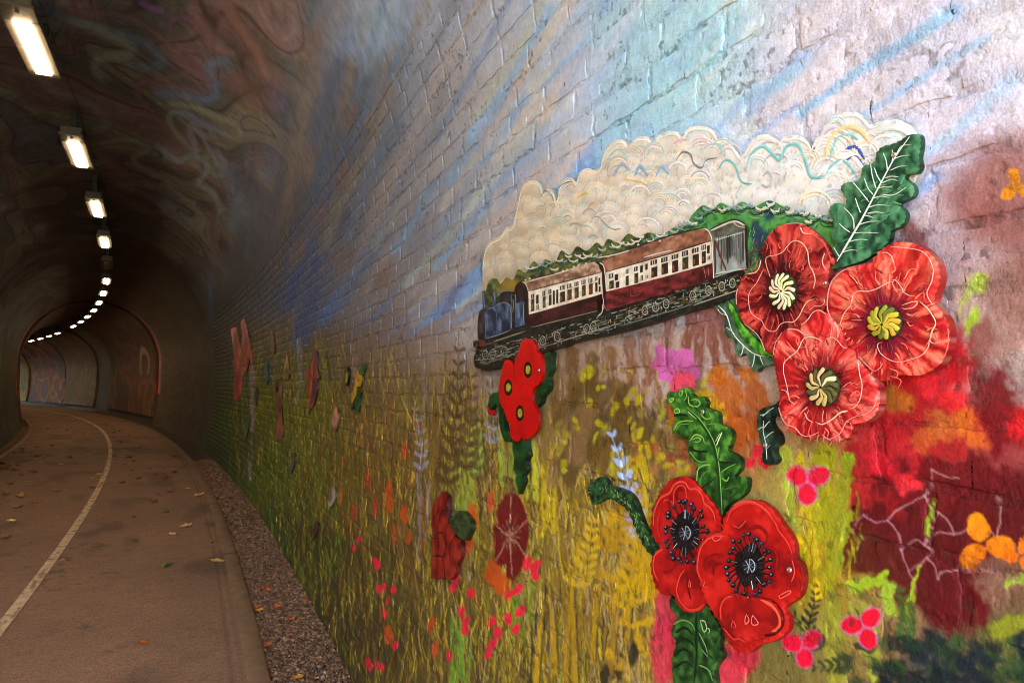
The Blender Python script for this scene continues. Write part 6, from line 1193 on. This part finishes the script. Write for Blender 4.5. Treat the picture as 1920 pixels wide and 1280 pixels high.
B.lines('trim', [(c6(p), wd, wd * .8, c) for p, wd, c in (([(155,590),(160,700),(165,825)], 1.8, (110, 124, 150)), ([(140,540),(200,515),(260,540),(275,640),(275,788)], 1.6, (96, 110, 140)), ([(262,490),(290,480),(350,462),(395,485),(412,530),(416,730)], 1.8, (120, 140, 150)), ([(418,388),(420,716)], 1.4, (120, 136, 166)), ([(462,382),(466,702)], 1.4, (120, 136, 166)), ([(418,388),(462,380)], 1.4, (120, 136, 166)), ([(290,400),(320,362),(380,345),(450,355)], 1.8, (130, 140, 160)), ([(537,455),(547,690)], 1.8, (130, 160, 190)), ([(465,712),(546,690)], 1.4, (110, 130, 160)), ([(435,430),(440,490),(432,560)], 4, (150, 130, 60)), ([(160,828),(270,795),(410,742)], 2, (130, 150, 150)), ([(180,620),(185,720)], 3, (96, 112, 150)), ([(300,600),(310,740)], 2, (90, 104, 140)), ([(490,560),(505,600)], 2, (120, 140, 170)), ([(130,350),(155,345)], 2.6, (24, 22, 26)), ([(145,365),(147,510)], 1.4, (130, 150, 180)), ([(110,690),(118,720)], 3, (90, 70, 60)), ([(165,575),(200,560),(250,548)], 2.6, (30, 38, 60)), ([(170,540),(220,520),(250,512)], 1.6, (110, 126, 150)))], .0056, lo)
B.polys('buffer', [(c6([(40 + 28 + 30 * math.cos(a), 880 + 40 * math.sin(a)) for a in np.linspace(0, 6.28, 12, endpoint=False)]), (24, 22, 22)), ], .0050, lo)
B.polys('buffer_beam', [(c6([(82,830),(160,840),(165,900),(100,900)]), (92, 40, 30))], .0044, lo)
B.lines('buffer_rim', [(c6([(46 + 24 * math.cos(a), 880 + 34 * math.sin(a)) for a in np.linspace(0, 6.2, 10)]), 1.5, 1.5, (110, 104, 92))], .0056, lo)

# ------------------------------------------------------------------ fallen leaves
M_LEAF = paint_mat('dry_leaf', rough=.75, fine=300, fine_d=.001, var=.25, spec=.25)
def leaf_mesh(seed, col, lobes):
    r = random.Random(seed); n = 30; V = [(0, 0, 0)]; C = [np.array(lin(col)) * .8]
    for i in range(n):
        a = 2 * math.pi * i / n; rr = 1 * (.72 + .28 * abs(math.cos(a * lobes / 2)) ** .7 + r.uniform(-.06, .06))
        if lobes == 2: rr = .42 + .58 * abs(math.cos(a)) ** 1.5
        V.append((.5 * rr * math.cos(a), .5 * rr * math.sin(a), 0)); C.append(np.array(lin(col)) * r.uniform(.7, 1.2))
    for i in range(n):                             # inner ring for the curl
        a = 2 * math.pi * i / n; V.append((V[i + 1][0] * .55, V[i + 1][1] * .55, 0)); C.append(np.array(lin(col)) * r.uniform(.8, 1.15))
    F = [(0, 1 + n + i, 1 + n + (i + 1) % n) for i in range(n)] + [(1 + n + i, 1 + i, 1 + (i + 1) % n, 1 + n + (i + 1) % n) for i in range(n)]
    k1, k2, ph = r.uniform(.5, 1.3), r.uniform(-.3, .7), r.uniform(0, 6)
    V = np.array(V); V[:, 2] = k1 * V[:, 1] ** 2 + k2 * V[:, 0] ** 2 + .05 * np.sin(7 * V[:, 0] + ph) * np.abs(V[:, 1]); V[:, 2] -= V[:, 2].min()
    st = np.array([(-.45, -.015, .02), (-.45, .015, .02), (-.80, .012, .06), (-.80, -.012, .06)]); b = len(V)
    V = np.concatenate([V, st]); C = C + [np.array(lin(col)) * .5] * 4; F = F + [(b, b + 1, b + 2, b + 3)]
    o = mesh_obj('fallen_leaf', V, F, M_LEAF, None, np.array(C), True); return o.data, o
KIND = [('curled dry brown leaf lying on the asphalt path', 'brown leaves on the path', (136, 92, 54), 5), ('orange-brown oval leaf lying on the asphalt path', 'orange leaves on the path', (170, 84, 34), 2), ('pale yellow-tan leaf lying on the asphalt path', 'tan leaves on the path', (206, 160, 92), 5), ('dull green leaf lying on the asphalt path', 'green leaves on the path', (90, 96, 40), 5), ('rusty leaf caught among the gravel stones', 'leaves on the gravel', (176, 84, 40), 5), ('yellow leaf caught among the gravel stones', 'yellow leaves on the gravel', (196, 140, 50), 5)]
proto = {}
def drop(px, py, kind, size, world=None):
    P = hit_z(np.array([px, py]), .004) if world is None else world
    if kind not in proto: d, o = leaf_mesh(kind + 40, KIND[kind][2], KIND[kind][3]); proto[kind] = d
    else: o = bpy.data.objects.new('fallen_leaf', proto[kind]); COL.objects.link(o)
    o.location = P; size *= 1.25; o.scale = (size, size * r_.uniform(.75, 1.0), size * r_.uniform(.7, 1.4)); o.rotation_euler = (r_.gauss(0, .12), r_.gauss(0, .12), r_.uniform(0, 6.28))
    if kind >= 4: o.location.z = -.004
    else: o.location.z = .003
    tag(o, KIND[kind][0], 'leaf', KIND[kind][1])
for x, y, k, s in ((685,165,0,.09),(520,190,0,.11),(520,135,2,.09),(860,270,0,.10),(955,212,0,.13),(1045,198,2,.09),(1110,235,2,.13),(930,328,3,.07),(1035,405,2,.10),(1185,395,0,.06),(960,448,2,.07),(995,452,1,.05),(755,492,0,.07),(1185,495,0,.05),(1215,600,2,.10),(935,625,3,.09),(800,1057,1,.075),(105,297,2,.15),(195,277,0,.09),(110,245,0,.13),(65,377,2,.08),(30,470,0,.09),(350,592,2,.04),(550,617,1,.03),(675,385,1,.05),(1430,1240,2,.05),(870,115,0,.08),(920,135,0,.10),(740,95,0,.06),(390,25,0,.14),(640,15,0,.10),(720,25,0,.12),(985,165,1,.08),(575,360,1,.06),(750,355,0,.05),(150,155,2,.11),(80,95,1,.20),(60,170,0,.14),(305,200,2,.08),(20,85,0,.18),(30,230,0,.12),(15,60,1,.18),(200,20,0,.16),(1085,90,0,.08),(960,88,2,.07),(340,60,2,.08)): drop(x / 2.977, 850 + y / 2.977, k, s)
for x, y, k, s in ((1580,610,4,.055),(1430,395,4,.07),(1425,315,5,.07),(1210,205,5,.09),(1155,100,4,.11),(1240,240,5,.07),(1550,850,4,.05),(1450,870,5,.055),(1560,950,5,.04),(1630,920,4,.05),(1500,1060,4,.04),(1410,515,5,.05),(1290,260,4,.05),(1665,1240,5,.055),(1470,745,4,.05),(1700,820,4,.04),(1180,130,5,.08),(1490,760,4,.06),(1620,1010,4,.035),(1440,850,4,.045),(1360,430,4,.05),(1530,430,4,.05)): drop(x / 2.977, 850 + y / 2.977, k, s)
for _ in range(110):                                # drift along the left edge and scattered further in
    if r_.random() < .62: s, w = 7.5 + 13 * r_.random() ** 1.4, -1.66 + .75 * r_.random() ** 2 ; k = r_.choice([0, 0, 1, 2])
    else: s, w = r_.uniform(11, 30), r_.uniform(-1.5, 1.4); k = r_.choice([0, 0, 0, 1, 2])
    drop(0, 0, k, r_.uniform(.07, .12), place(np.array(s), np.array(w), np.array(0.0)))
